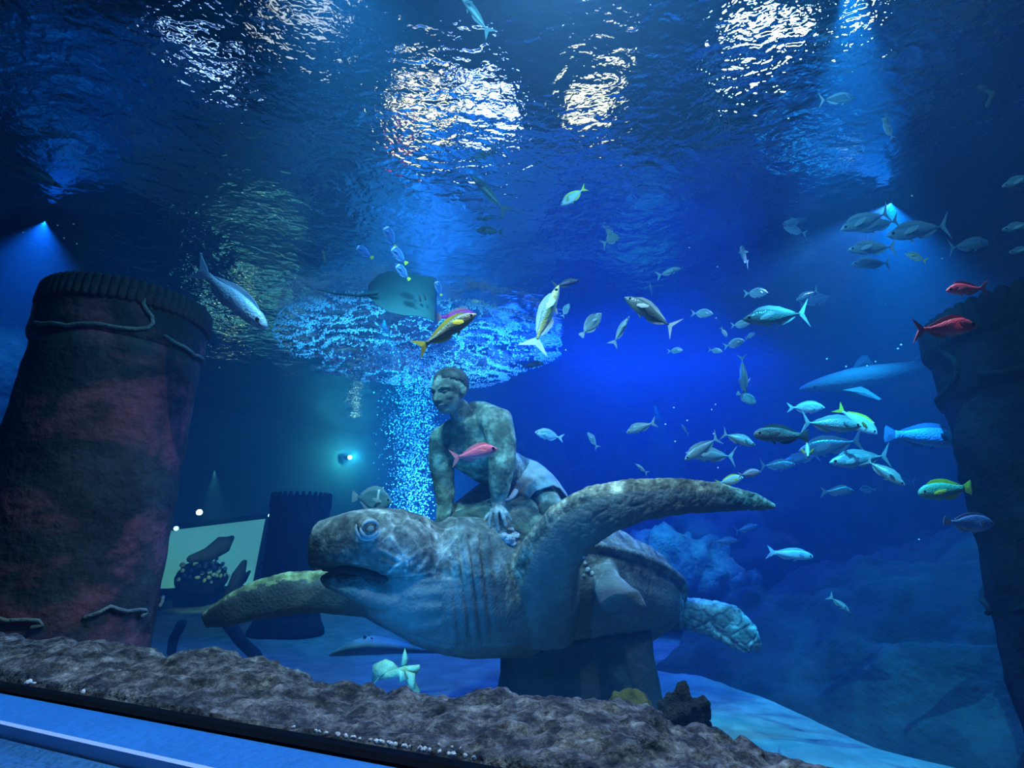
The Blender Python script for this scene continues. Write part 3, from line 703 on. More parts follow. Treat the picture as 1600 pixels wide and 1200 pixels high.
def column(x, y, r, z0, zc, zt, m, mm, label, phase=0.0, flute=64, foot=True):
    root = empty('ruined_column', (x, y, z0), label, 'column', 'ruined stone columns')
    c = Vector((0, 0, 0))
    v = []; n = 72
    def ringz(z, rad): return [Vector((rad * math.cos(2 * math.pi * j / n), rad * math.sin(2 * math.pi * j / n), z)) for j in range(n)]
    so = Solid(); h = zc - z0
    so.rings([ringz(h * i / 30, r * (1.0 + .05 * (1 - i / 30))) for i in range(31)])
    me = so.mesh('shaft'); displace(me, lambda p, n_: .035 * r * fb(Vector((p.x * 4 + phase, p.y * 4, p.z * 7)), 4) + .02 * r * noise.noise(p * 9)); link('shaft', me, m, root)
    so = Solid(); H_ = zt - zc; q = []
    for t, k in ((-.06, .96), (0, 1.0), (.05, 1.02), (.25, 1.02), (.6, 1.02), (.80, 1.03), (.84, 1.0), (.9, 1.0), (.92, 1.02), (1.0, .98), (1.0, .85), (.9, .7)):
        q.append(ringz(h + H_ * t, r * k))
    so.rings(q); me = so.mesh('capital'); displace(me, lambda p, n_: .02 * r * fb(p * 7, 3)); cap = link('capital', me, m, root)
    fm = Solid(); fm.tube([(0, 0, 0), (0, 0, .34 * H_)], [.075 * r, .06 * r], 8); fm = fm.mesh('rim_scallop'); fm.materials.append(m)
    fm.polygons.foreach_set('use_smooth', [True] * len(fm.polygons))
    for j in range(flute):                                    # scalloped rim, one lobe each
        t = 2 * math.pi * (j + .5) / flute
        o = bpy.data.objects.new('rim_scallop', fm); COL.objects.link(o); o.parent = cap
        o.location = (r * 1.0 * math.cos(t), r * 1.0 * math.sin(t), h + H_ * .72)
    for j in range(4):                                        # leaf scrolls around the capital
        t0 = phase + j * math.pi / 2
        def cy(u, w_, rad=1.03): return Vector((r * rad * math.cos(t0 + u), r * rad * math.sin(t0 + u), h + H_ * w_))
        so = Solid()
        pts = [(-.74, .16), (-.6, .10), (-.42, .09), (-.3, .06), (-.22, .03), (-.1, .08), (.1, .11), (.32, .10), (.5, .14), (.62, .22), (.66, .34), (.63, .46), (.56, .55), (.51, .66), (.52, .76)]
        so.tube([cy(*p_) for p_ in pts], .028 * r, 8); link('leaf_scroll', so.mesh('leaf_scroll'), mm, cap)
    if foot:
        so = Solid(); so.rings([ringz(0, r * 1.25), ringz(.06, r * 1.25), ringz(.10, r * 1.18), ringz(.16, r * 1.10), ringz(.22, r * 1.06)])
        me = so.mesh('plinth'); displace(me, lambda p, n_: .03 * r * fb(p * 7, 3)); link('plinth', me, m, root)
    for j in range(6):                                        # wave moulding near the foot
        t0 = phase + j * math.pi / 3; so = Solid()
        pts = [(-.42, .05), (-.3, .10), (-.2, .17), (-.12, .12), (0, .07), (.15, .07), (.26, .05), (.3, .0), (.22, -.03)]
        zb = max(.25, .80 - z0 + .01)
        so.tube([Vector((r * 1.07 * math.cos(t0 + u), r * 1.07 * math.sin(t0 + u), zb + w_ * r * .8)) for u, w_ in pts], .022 * r, 8)
        link('wave_moulding', so.mesh('wave_moulding'), mm, root)
    return root
c1 = P(150, 720, 2.35); zt1 = P(205, 424, 2.2).z; zc1 = P(190, 508, 2.15).z
column(c1.x, c1.y, .335, 0.0, zc1, zt1, M_col, M_mould, 'tall ruined column with pink crust and scalloped capital, at the left', phase=-1.30)
c2 = P(1740, 700, 2.2); zt2 = P(1640, 425, 2.0).z; zc2 = P(1640, 562, 1.9).z
column(c2.x, c2.y, .52, 0.0, zc2, zt2, M_dark, M_dark, 'black silhouetted column with scalloped capital behind the soldierfish', phase=2.4, flute=56)
c3 = P(462, 860, 6.6); zt3 = P(462, 772, 6.4).z; zc3 = P(462, 838, 6.4).z
column(c3.x, c3.y, .36, 0.0, zc3, zt3, M_dark, M_dark, 'short dark column standing left of the turtle head', phase=.7, flute=30)
c4 = P(928, 720, 9.0); zt4 = P(928, 684, 8.8).z; zc4 = P(928, 728, 8.8).z
column(c4.x, c4.y, .40, 0.0, zc4, zt4, M_dark, M_dark, 'faint distant column seen above the raised flipper', phase=.2, flute=28)
# rock outcrops
def outcrop(name, c, r, m, label, cat='rock', seed=0, rough=.35, n=40, stretch=1.0):
    so = Solid(); so.ball((0, 0, 0), r, n=n * 2, m=n)
    me = so.mesh(name); s0 = Vector((seed * 1.7, seed * .9, seed * 2.3)); k = 1.2 / max(r)
    mr = min(r)
    displace(me, lambda p, n_: mr * (rough * fb(p * k * 1.6 + s0, 4) + .35 * rough * abs(noise.noise(p * k * Vector((3, 3, 7)) + s0))))
    o = link(name, me, m); o.location = c; return tag(o, label, cat)
M_reef = rock_mat('reef_rock', [(0.03, 0.05, 0.05), (0.10, 0.14, 0.12), (0.26, 0.3, 0.22)], 3, bump=1, bscale=16, dist=.05)
M_slab = rock_mat('dark_slab', [(0.004, 0.008, 0.011), (0.012, 0.02, 0.024), (0.028, 0.042, 0.046)], 2.0, bump=.8, bscale=9, dist=.05)
def gz(px, py, d): q = P(px, py, d); return q
outcrop('reef_rock', P(1070, 905, 7.0), (.85, .7, .65), M_reef, 'greenish lit reef rock behind the hind paddle of the turtle', seed=2)
outcrop('reef_rock', P(1150, 880, 7.4), (.9, .7, 1.0), M_wall, 'dark tall reef rock right of the greenish lit one', seed=5)
bk = [onz(x, y, 0.0) for x, y in ((1000, 1062), (1085, 1075), (1180, 1098), (1280, 1130), (1400, 1165), (1540, 1203), (1750, 1262))]
def bank(a, b):
    t = a * (len(bk) - 1); i = min(len(bk) - 2, int(t)); p = bk[i].lerp(bk[i + 1], t - i); d = (bk[-1] - bk[0]).normalized(); n_ = Vector((-d.y, d.x, 0)); n_ = n_ if n_.y > 0 else -n_
    s_ = b * 2.6; h = 1.25 * (1 - math.exp(-s_ * 1.1)) * (.55 + .45 * min(1, a * 2))
    p = p + n_ * s_; q_ = Vector((p.x * .9, p.y * .9, h * 2.2))
    h += min(1, s_ * 3) * (.22 * fb(q_ * 1.4, 4) + .10 * abs(noise.noise(Vector((p.x * 1.2, p.y * 1.2, h * 9))))) - .06
    return p + Vector((0, 0, h)) + n_ * (.12 * noise.noise(q_ * 3) * min(1, b * 4))
v, f = grid(120, 60, bank); bo = Vector((bk[3].x, bk[3].y, 0))
tag(link('rock_bank', shift(mesh('rock_bank', v, f), bo), M_slab), 'dark layered rock bank rising from the lit sand at the lower right', 'rock').location = bo
outcrop('rock_pillar', P(-20, 560, 4.4), (.45, .5, 2.2), M_wall, 'dark tall rock pillar at the left edge beside the pink column', seed=3, rough=.25)
outcrop('reef_rock', P(1042, 1058, 4.6), (.28, .22, .10), M_reef, 'low pale-topped rock on the sand right of the pedestal', seed=7)
# dark branching coral on the ledge edge
M_bc = rock_mat('dark_coral', [(0.012, 0.014, 0.016), (0.03, 0.03, 0.028)], 20, bump=1)
so = Solid(); b0 = P(1062, 1140, 1.55)
for pts in ([(1062, 1150), (1058, 1120), (1046, 1092)], [(1060, 1125), (1072, 1100), (1066, 1078)], [(1066, 1120), (1085, 1104), (1096, 1097)], [(1068, 1128), (1086, 1118), (1099, 1112)], [(1070, 1132), (1090, 1130), (1102, 1140)], [(1056, 1124), (1044, 1112), (1036, 1104)]):
    so.tube([P(x, y, 1.55 + .02 * i) for i, (x, y) in enumerate(pts)], [.026, .022, .020], 10)
    x, y = pts[-1]; so.ball(P(x, y, 1.59), .022)
me = one_skin('branching_coral', so, .006, 2); displace(me, lambda p, n_: .012 * fb(p * 30, 3))
tag(link('branching_coral', shift(me, b0), M_bc), 'knobbly dark branching coral at the right end of the ledge', 'coral').location = b0
outcrop('algae_mound', P(985, 1108, 1.62), (.07, .06, .05), rock_mat('yellow_algae', [(0.04, 0.035, 0.01), (0.12, 0.10, 0.03)], 20), 'dim yellowish algae mound in front of the pedestal', 'algae', seed=6, n=20)
# pale green leaf sponge behind the ledge
M_leaf = rock_mat('leaf_sponge', [(0.22, 0.42, 0.25), (0.42, 0.62, 0.36)], 8, bump=.5)
lroot = empty('leaf_sponge', P(622, 1085, 2.3), 'pale green leafy sponge with pointed lobes under the turtle', 'sponge')
LO = Vector(lroot.location)
def leaf(outline, d0, d1, thick=.010):
    n = len(outline); fr = []; bk = []
    for i, (x, y) in enumerate(outline):
        dd = d0 + (d1 - d0) * (i / (n - 1)); fr.append(P(x, y, dd) - LO); bk.append(P(x, y, dd) - LO + F_ * thick)
    cf = sum(fr, Vector()) / n - F_ * .03; cb = cf + F_ * (thick * 2.5)
    v = fr + bk + [cf, cb]; f = []
    for i in range(n):
        k = (i + 1) % n; f += [(i, k, 2 * n), (n + k, n + i, 2 * n + 1), (k, i, n + i, n + k)]
    o = link('leaf', mesh('leaf', v, f), M_leaf, lroot); return o
leaf([(580, 1072), (582, 1040), (602, 1031), (614, 1036), (624, 1046), (604, 1052), (590, 1062)], 2.36, 2.30)
leaf([(590, 1064), (606, 1050), (632, 1042), (655, 1040), (656, 1048), (648, 1056), (622, 1056), (604, 1058)], 2.29, 2.33)
leaf([(625, 1040), (628, 1028), (632, 1014), (637, 1030), (636, 1042), (630, 1046)], 2.36, 2.36)
leaf([(623, 1046), (630, 1050), (637, 1062), (630, 1064), (623, 1070), (624, 1058)], 2.22, 2.24)
leaf([(634, 1050), (648, 1054), (648, 1066), (656, 1082), (656, 1096), (645, 1100), (643, 1084), (636, 1068)], 2.25, 2.3)
# lit viewing window in the back wall, its frame and the mound in front of it
pA = P(262, 812, 9.0)
def wallhit(px, py):
    v = F_ + R_ * ((px - 800) / FPX) + U_ * ((600 - py) / FPX); wn = Vector((-wdir.y, wdir.x, 0))
    return CAM + v * (((wallL - CAM).dot(wn) - .16 * (1 if wn.y > 0 else -1)) / v.dot(wn))
q = [wallhit(250, 826), wallhit(418, 806), wallhit(396, 918), wallhit(235, 925)]
wn = Vector((-wdir.y, wdir.x, 0)); wn = -wn if wn.y > 0 else wn
M_win = bpy.data.materials.new('lit_window'); M_win.use_nodes = True; b_ = M_win.node_tree.nodes['Principled BSDF']
b_.inputs['Base Color'].default_value = (.3, .5, .45, 1); b_.inputs['Emission Color'].default_value = (0.22, 0.62, 0.46, 1); b_.inputs['Emission Strength'].default_value = .55
win = empty('window_2', (q[0] + q[1] + q[2] + q[3]) / 4); win['kind'] = 'structure'; win['label'] = 'lit green viewing window in the back wall'; WO = Vector(win.location)
v = [p_ - WO for p_ in q] + [p_ - WO + wn * .03 for p_ in q]
link('pane', mesh('pane', v, [(0, 1, 2, 3), (7, 6, 5, 4), (0, 4, 5, 1), (1, 5, 6, 2), (2, 6, 7, 3), (3, 7, 4, 0)]), M_win, win, False)
for a_, b2 in ((0, 1), (1, 2), (2, 3), (3, 0)):
    so = Solid(); so.tube([q[a_] - WO + wn * .05, q[b2] - WO + wn * .05], .05, 8); link('frame', so.mesh('frame'), M_dark, win)
mc = wallhit(305, 900) + wn * .9
M_cob = rock_mat('cobble', [(0.25, 0.27, 0.2), (0.5, 0.5, 0.4)], 3)
so = Solid(); so.ball((0, 0, 0), 1, n=10, m=7); cm = so.mesh('cobble'); displace(cm, lambda p, n_: .2 * noise.noise(p * 1.5)); cm.materials.append(M_cob); cm.polygons.foreach_set('use_smooth', [True] * len(cm.polygons))
taken = []
for i in range(900):
    a_ = random.random() * 6.28; rr = random.random() ** .6; px, py = 306 + 40 * rr * math.cos(a_), 895 + 28 * rr * math.sin(a_)
    lp = wallhit(px, py) + wn * (.35 + .5 * (1 - rr))
    if any((lp - t_).length < .095 for t_ in taken) or len(taken) > 80: continue
    taken.append(lp); o = bpy.data.objects.new('cobble', cm); COL.objects.link(o); o.location = lp
    s_ = random.uniform(.035, .048); o.scale = (s_, s_, s_ * .8); o.rotation_euler = (random.random() * 6, random.random() * 6, 0)
    tag(o, 'pale cobble in the rubble heap before the lit back window', 'stone', 'cobbles heaped before the back window')
outcrop('rubble_mound', wallhit(306, 905) + wn * .28, (.40, .40, .34), M_dark, 'dark mound under the pale cobbles before the lit back window', seed=4, rough=.2, n=24)
M_wood = rock_mat('driftwood', [(0.012, 0.014, 0.014), (0.03, 0.03, 0.03)], 8, bump=.8)
def branch(pts, lab, off=.9, absd=None):
    if absd == 'g':
        lx, ly, lr = max(pts, key=lambda q_: q_[1]); absd = (onz(lx, ly, sandz(0, 3) + lr * .8) - CAM).dot(F_)
    so = Solid(); w_ = [(wallhit(x, y) + wn * off) if absd is None else P(x, y, absd) for x, y, r in pts]
    so.tube(w_, [r for x, y, r in pts], 12); me = so.mesh('driftwood'); displace(me, lambda p, n_: .03 * fb(p * 6, 3))
    o_ = Vector(w_[0]); ob = link('driftwood', shift(me, o_), M_wood); ob.location = o_; tag(ob, lab, 'driftwood', 'dark driftwood on the tank floor')
branch([(262, 872, .06), (290, 864, .13), (312, 850, .15), (322, 843, .07)], 'thick dark driftwood log slanting across the lit back window', 1.1)
branch([(318, 925, .10), (332, 895, .10), (340, 876, .04)], 'dark forked driftwood stump below the lit back window', 1.2)
branch([(332, 914, .07), (345, 902, .07), (356, 889, .03)], 'small dark driftwood stick right of the forked stump', 1.0)
branch([(358, 975, .05), (378, 1003, .06), (402, 1024, .05)], 'dark slanting stick behind the rock ledge under the far flipper', absd='g')
branch([(468, 952, .035), (480, 968, .045), (498, 985, .03)], 'short dark hooked stick above the pointed ray', absd='g')
branch([(236, 955, .05), (232, 980, .06), (226, 1006, .06)], 'dark upright stick beside the foot of the pink column', absd='g')
branch([(286, 975, .035), (272, 1000, .04), (266, 1020, .04)], 'thin dark leaning stick between pink column and ledge', absd='g')
# lamps on the back wall
def wall_lamp(px, py, col, s, r, label, tow=0.5):
    c = wallhit(px, py) + wn * .12; e = empty('wall_lamp', c, label, 'lamp')
    so = Solid(); so.tube([-wn * .12, Vector((0, 0, 0)), wn * .03], [r * .8, r * 1.15, r * 1.2], 16); link('housing', so.mesh('housing'), M_dark, e)
    so = Solid(); so.ball(wn * .06, (r, r, r)); link('bulb', so.mesh('bulb'), emit('bulb_glow', col, s), e)
    return c
wl1 = wall_lamp(540, 716, (0.75, 1.0, 0.7), 9, .05, 'bright greenish lamp on the back wall left of the bubbles')
wl2 = wall_lamp(306, 801, (0.9, 1.0, 0.5), 14, .05, 'small yellowish lamp just above the lit back window')
wall_lamp(270, 826, (0.4, .7, 1), 6, .04, 'tiny lamp at the left corner of the back window')
wall_lamp(416, 806, (0.5, .9, 1), 9, .04, 'tiny lamp at the right corner of the back window')
pt = bpy.data.lights.new('wall_lamp_light', 'POINT'); pt.energy = 150; pt.color = (0.16, 0.85, 0.75); pt.shadow_soft_size = 0
po_ = bpy.data.objects.new('wall_lamp_light', pt); COL.objects.link(po_); po_.location = wl1 + wn * .25
spot('cobble_fill', P(335, 735, 6.6), mc, 520, (0.6, 0.9, 0.4), 24, .7, 0)  # added fill to brighten the cobbles, no fixture here

so = Solid(); so.tube([P(1612, 20, 3.0), P(1580, 85, 3.0), P(1543, 165, 3.0)], [.014, .013, .012], 10); ro_ = P(1580, 85, 3.0)
tag(link('pipe', shift(so.mesh('pipe'), ro_), mat('pale_pipe', (.2, .26, .3), .6)), 'thin pale pipe slanting down in the top right corner', 'pipe').location = ro_

# ------------------------------------------------------------------ fish
def fish_mat(name, back, side, belly, rough=.38, metal=.0, stripe=None, nscale=6, namt=.25, band=None):
    m = mat(name, side, rough, .5); bs = m.node_tree.nodes['Principled BSDF']; bs.inputs['Metallic'].default_value = metal
    tc = nd(m, 'ShaderNodeTexCoord'); sp = nd(m, 'ShaderNodeSeparateXYZ'); lk(m, tc.outputs['Object'], sp.inputs[0])
    nz = nd(m, 'ShaderNodeTexNoise'); nz.inputs['Scale'].default_value = nscale; nz.inputs['Detail'].default_value = 4; lk(m, tc.outputs['Object'], nz.inputs['Vector'])
    ma = nd(m, 'ShaderNodeMath', operation='MULTIPLY_ADD'); ma.inputs[1].default_value = namt * .3; lk(m, nz.outputs['Fac'], ma.inputs[0]); lk(m, sp.outputs['Z'], ma.inputs[2])
    mr = nd(m, 'ShaderNodeMapRange'); mr.inputs['From Min'].default_value = -.16; mr.inputs['From Max'].default_value = .24; lk(m, ma.outputs[0], mr.inputs['Value'])
    cr = nd(m, 'ShaderNodeValToRGB'); e = cr.color_ramp.elements; e.new(.5); e.new(.7)
    for i, (p_, c) in enumerate(((.18, belly), (.40, side), (.62, side), (.80, back))): e[i].position = p_; e[i].color = (*c, 1)
    if stripe:
        e.new(.5); e[0].position = .18
        for el, (p_, c) in zip(e, ((.18, belly), (.40, side), (.50, stripe), (.58, side), (.80, back))): el.position = p_; el.color = (*c, 1)
    lk(m, mr.outputs[0], cr.inputs['Fac']); last = cr.outputs['Color']
    if band:
        x0, x1, c = band
        w_ = nd(m, 'ShaderNodeMath', operation='COMPARE'); w_.inputs[1].default_value = (x0 + x1) / 2; w_.inputs[2].default_value = (x1 - x0) / 2; lk(m, sp.outputs['X'], w_.inputs[0])
        mx_ = nd(m, 'ShaderNodeMix', data_type='RGBA'); mx_.inputs[7].default_value = (*c, 1); lk(m, w_.outputs[0], mx_.inputs[0]); lk(m, last, mx_.inputs[6]); last = mx_.outputs[2]
    lk(m, last, bs.inputs['Base Color'])
    vo = nd(m, 'ShaderNodeTexVoronoi'); vo.inputs['Scale'].default_value = 42; bp = nd(m, 'ShaderNodeBump'); bp.inputs['Strength'].default_value = .25; bp.inputs['Distance'].default_value = .01
    lk(m, tc.outputs['Object'], vo.inputs['Vector']); lk(m, vo.outputs['Distance'], bp.inputs['Height']); lk(m, bp.outputs['Normal'], bs.inputs['Normal'])
    return m
M_black = mat('eye_black', (.005, .005, .006), .15, .6); M_white = mat('eye_rim', (.6, .62, .6), .4)
# profiles: (x along the body, top, bottom, half width), snout at x = 0
PROF = {
 'jack':   [(0, .006, -.006, .006), (.04, .040, -.035, .028), (.12, .088, -.078, .055), (.25, .128, -.122, .075), (.40, .140, -.140, .080), (.58, .115, -.118, .066), (.75, .066, -.070, .040), (.88, .028, -.028, .018), (.95, .018, -.018, .010), (1, .020, -.020, .007)],
 'snapper': [(0, .010, -.014, .010), (.05, .055, -.045, .035), (.14, .125, -.085, .062), (.28, .172, -.122, .078), (.45, .165, -.135, .078), (.62, .122, -.115, .062), (.78, .070, -.068, .040), (.90, .042, -.042, .022), (1, .048, -.048, .010)],
 'tang':   [(0, .008, -.012, .010), (.05, .075, -.050, .030), (.14, .165, -.125, .050), (.30, .225, -.205, .060), (.50, .225, -.225, .058), (.70, .165, -.170, .044), (.84, .082, -.086, .026), (.93, .040, -.040, .014), (1, .042, -.042, .008)],
 'parrot': [(0, .030, -.040, .030), (.04, .075, -.075, .050), (.14, .125, -.112, .074), (.32, .152, -.140, .084), (.52, .145, -.138, .080), (.70, .108, -.108, .060), (.84, .070, -.070, .036), (.93, .060, -.060, .022), (1, .066, -.066, .010)],
 'slim':   [(0, .004, -.006, .005), (.06, .030, -.028, .022), (.18, .060, -.058, .044), (.38, .080, -.080, .056), (.58, .072, -.074, .050), (.78, .044, -.046, .030), (.92, .020, -.020, .013), (1, .020, -.020, .007)],
}
FINS = {
 'fork':  [(0, .03), (.08, .10), (.26, .22), (.19, .10), (.13, 0), (.19, -.10), (.26, -.22), (.08, -.10), (0, -.03)],
 'lunate': [(0, .018), (.05, .07), (.20, .25), (.12, .10), (.075, 0), (.12, -.10), (.20, -.25), (.05, -.07), (0, -.018)],
 'fan':   [(0, .045), (.07, .085), (.18, .13), (.205, .06), (.20, 0), (.205, -.06), (.18, -.13), (.07, -.085), (0, -.045)],
}
def interp(prof, x):
    for a, b in zip(prof, prof[1:]):
        if x <= b[0]:
            t = (x - a[0]) / (b[0] - a[0]); t2 = t * t * (3 - 2 * t) * .5 + t * .5
            return [a[i] + (b[i] - a[i]) * t2 for i in range(1, 4)]
    return list(prof[-1][1:])
def fin_mesh(name, outline, th=.006, bend=None):
    n = len(outline); cx = sum(p[0] for p in outline) / n; cz = sum(p[1] for p in outline) / n
    v = [(x, -th * .25, z) for x, z in outline] + [(x, th * .25, z) for x, z in outline] + [(cx, -th, cz), (cx, th, cz)]; f = []
    for i in range(n):
        k = (i + 1) % n; f += [(i, k, 2 * n), (n + k, n + i, 2 * n + 1), (k, i, n + i, n + k)]
    if bend: v = [(x, y + bend(x), z) for x, y, z in v]
    return mesh(name, v, f)
class Species:
    cache = {}
def species(key, prof, tail, body_m, fin_m, dors=(.18, .86, .075, .4), anal=(.55, .86, .065, .3), bend=0.0, tall=1.0, fat=1.0, pect=.20, eye=(.10, .028), tail_m=None, nose=0):
    ck = (key, round(bend, 2))
    if ck in Species.cache: return Species.cache[ck]
    K = 1 / 1.2                                               # whole length with the tail = 1; X forward, centred
    bd = lambda X: bend * (X * X) * 1.4 if X > 0 else -bend * X * X * 2.2
    def T(x, z): return ((.5 - x * K), z * K * tall)
    pr = PROF[prof]; so = Solid(); rg = []
    xs = [0, .02, .05, .09, .14, .2, .27, .35, .44, .53, .62, .70, .78, .85, .91, .96, 1]
    for x in xs:
        t, b, w_ = interp(pr, x); row = []
        X, zt = T(x, t); _, zb = T(x, b); zc = (zt + zb) / 2; hz = (zt - zb) / 2
        for j in range(18):
            a = 2 * math.pi * j / 18
            row.append(Vector((X, w_ * fat * K * math.cos(a) + bd(X), zc + hz * math.copysign(abs(math.sin(a)) ** .92, math.sin(a)))))
        rg.append(row)
    so.rings(rg); bm_ = so.mesh('body'); bm_.materials.append(body_m); bm_.polygons.foreach_set('use_smooth', [True] * len(bm_.polygons))
    parts = []
    def add(nm, me, m):
        me.materials.append(m); me.polygons.foreach_set('use_smooth', [nm == 'eye'] * len(me.polygons)); parts.append((nm, me))
    ts = 1.0
    add('tail_fin', fin_mesh('tail_fin', [T(.985 + dx * .9, z / 1.0) for dx, z in FINS[tail]], .008, bd), tail_m or fin_m)
    def ridge(nm, x0, x1, h, up, skew):
        o = []; N = 8
        for i in range(N + 1):
            x = x0 + (x1 - x0) * i / N; t, b, _ = interp(pr, x); o.append(T(x, (t if up else b) * .93))
        for i in range(N, -1, -1):
            u = i / N; x = x0 + (x1 - x0) * u; t, b, _ = interp(pr, x)
            hh = h * (math.sin(math.pi * min(1, u * 1.02 + .03)) ** .55) * (1 - skew * u) * (1 + .08 * (i % 2))
            o.append(T(x + .05 * u + .02, (t + hh) if up else (b - hh)))
        add(nm, fin_mesh(nm, o, .007, bd), fin_m)
    ridge('dorsal_fin', dors[0], dors[1], dors[2], True, dors[3]); ridge('anal_fin', anal[0], anal[1], anal[2], False, anal[3])
    for sg in (-1, 1):
        t, b, w_ = interp(pr, .27); X, zc = T(.27, (t + b) / 2 - .02)
        L_ = pect; pts = [(0, .016), (-.5 * L_, .045), (-L_, .03), (-L_ * .9, -.01), (-.45 * L_, -.035), (0, -.02)]
        me = fin_mesh('pectoral_fin', pts, .006)
        me.transform(Matrix.Translation((X, sg * w_ * fat * K * .96 + bd(X), zc)) @ Matrix.Rotation(sg * math.radians(-28), 4, 'Z') @ Matrix.Rotation(math.radians(14), 4, 'Y'))
        add('pectoral_fin', me, fin_m)
        ex, er = eye; t, b, w_ = interp(pr, ex); X, zc = T(ex, (t * .45 + b * .15))
        so = Solid(); so.ball((X, sg * w_ * fat * K * .86 + bd(X), zc), (er * K, er * K * .55, er * K), n=12, m=8); add('eye', so.mesh('eye'), M_black)
    # pelvic fin
    t, b, w_ = interp(pr, .36); X, z = T(.36, b * .9)
    add('pelvic_fin', fin_mesh('pelvic_fin', [(X, z), (X - .05, z + .01), (X - .11, z - .05), (X - .08, z - .055)], .008, bd), fin_m)
    Species.cache[ck] = (bm_, parts); return Species.cache[ck]
SILV = fish_mat('silver_scales', (.10, .17, .2), (.38, .47, .5), (.62, .7, .7), .32, .25)
DARKS = fish_mat('dark_jack_scales', (.03, .05, .055), (.12, .17, .17), (.42, .5, .48), .34, .15)
GOLD = fish_mat('gold_line_scales', (.16, .22, .2), (.36, .45, .44), (.6, .68, .66), .35, .15, stripe=(.55, .42, .06))
OLIVE = fish_mat('olive_scales', (.10, .09, .05), (.30, .26, .16), (.38, .33, .22), .5, 0, namt=.5, nscale=9)
PINK = fish_mat('pink_scales', (.75, .06, .11), (.95, .14, .22), (.98, .4, .45), .42)
MAG = fish_mat('magenta_patch', (.8, .01, .35), (.95, .02, .45), (.95, .1, .5), .42)
BLUE = fish_mat('powder_blue_scales', (.01, .06, .30), (.03, .14, .52), (.3, .5, .8), .42, band=(.30, .36, (.75, .8, .85)))
SKY = fish_mat('pale_blue_scales', (.25, .42, .62), (.48, .64, .82), (.7, .78, .84), .4, namt=.6)
ROYAL = fish_mat('royal_blue_scales', (.06, .24, .70), (.10, .42, .95), (.28, .55, .95), .42)
WHITE = fish_mat('white_scales', (.34, .44, .5), (.6, .68, .7), (.72, .78, .78), .42)
PURP = fish_mat('dark_purple_scales', (.03, .02, .08), (.06, .04, .14), (.1, .08, .2), .5)
GREEN = fish_mat('green_yellow_scales', (.12, .3, .2), (.22, .42, .3), (.36, .5, .3), .45, namt=.6)
GREY = fish_mat('grey_scales', (.05, .07, .07), (.14, .18, .18), (.24, .28, .27), .5, namt=.5)
BAND = fish_mat('banded_scales', (.10, .22, .24), (.17, .32, .34), (.32, .46, .46), .45, band=(.16, .21, (.7, .78, .75)))
F_sil = mat('silver_fin', (.42, .5, .52), .45); F_yel = mat('yellow_fin', (.85, .72, .06), .5); F_dark = mat('dark_fin', (.05, .08, .09), .5)
F_pink = mat('pink_fin', (.9, .22, .25), .5); F_blue = mat('blue_fin', (.10, .3, .75), .5); F_white = mat('white_fin', (.78, .82, .82), .5); F_sky = mat('pale_blue_fin', (.4, .6, .85), .45)
SP = {
 'jack': ('jack', 'lunate', SILV, F_sil, {}),
 'darkjack': ('jack', 'lunate', DARKS, F_sil, {}),
 'yellowjack': ('slim', 'fork', GOLD, F_sil, dict(tall=1.25)),
 'snapper': ('snapper', 'fork', SILV, F_sil, {}),
 'yellowtail': ('snapper', 'fork', OLIVE, F_yel, dict(tall=.82)),
 'soldier': ('snapper', 'fork', PINK, F_pink, dict(eye=(.10, .046), tall=1.08)),
 'magenta': ('snapper', 'fork', MAG, F_pink, {}),
 'powder': ('tang', 'fan', BLUE, F_blue, dict(tail_m=F_yel, tall=.85)),
 'tang': ('tang', 'fan', SILV, F_sil, {}),
 'bream': ('tang', 'fork', WHITE, F_white, dict(tall=.95)),
 'bluebream': ('tang', 'fork', SKY, F_sky, dict(tall=.86)),
 'yellowbream': ('tang', 'fork', WHITE, F_yel, dict(tall=.85)),
 'bluetang': ('tang', 'fan', ROYAL, F_sky, dict(tall=.88)),
 'parrot': ('parrot', 'fan', ROYAL, F_blue, {}),
 'paleparrot': ('parrot', 'fork', SKY, F_sky, dict(tall=.85)),
 'greenfish': ('parrot', 'fan', GREEN, F_yel, dict(tall=1.25)),
 'grouper': ('parrot', 'fan', GREY, F_dark, dict(tall=1.1)),
 'slim': ('slim', 'fork', SILV, F_sil, {}),
 'darkslim': ('slim', 'fork', PURP, F_dark, dict(tall=1.3)),
 'batfish': ('tang', 'fan', BAND, F_sil, dict(tall=1.25)),
 'dusky': ('jack', 'fork', GREY, F_dark, {}),
 'barracuda': ('slim', 'fork', DARKS, F_dark, dict(tall=.8)),
}
CATN = {'jack': 'trevally', 'darkjack': 'trevally', 'yellowjack': 'fusilier', 'snapper': 'snapper', 'yellowtail': 'snapper', 'soldier': 'soldierfish', 'magenta': 'magenta_patch_fish', 'powder': 'surgeonfish', 'tang': 'surgeonfish', 'bream': 'bream', 'bluebream': 'bream', 'yellowbream': 'bream', 'bluetang': 'surgeonfish', 'parrot': 'parrotfish', 'paleparrot': 'parrotfish', 'greenfish': 'rabbitfish', 'grouper': 'grouper', 'slim': 'mackerel', 'darkslim': 'wrasse', 'batfish': 'batfish', 'dusky': 'dusky_fish', 'barracuda': 'barracuda'}
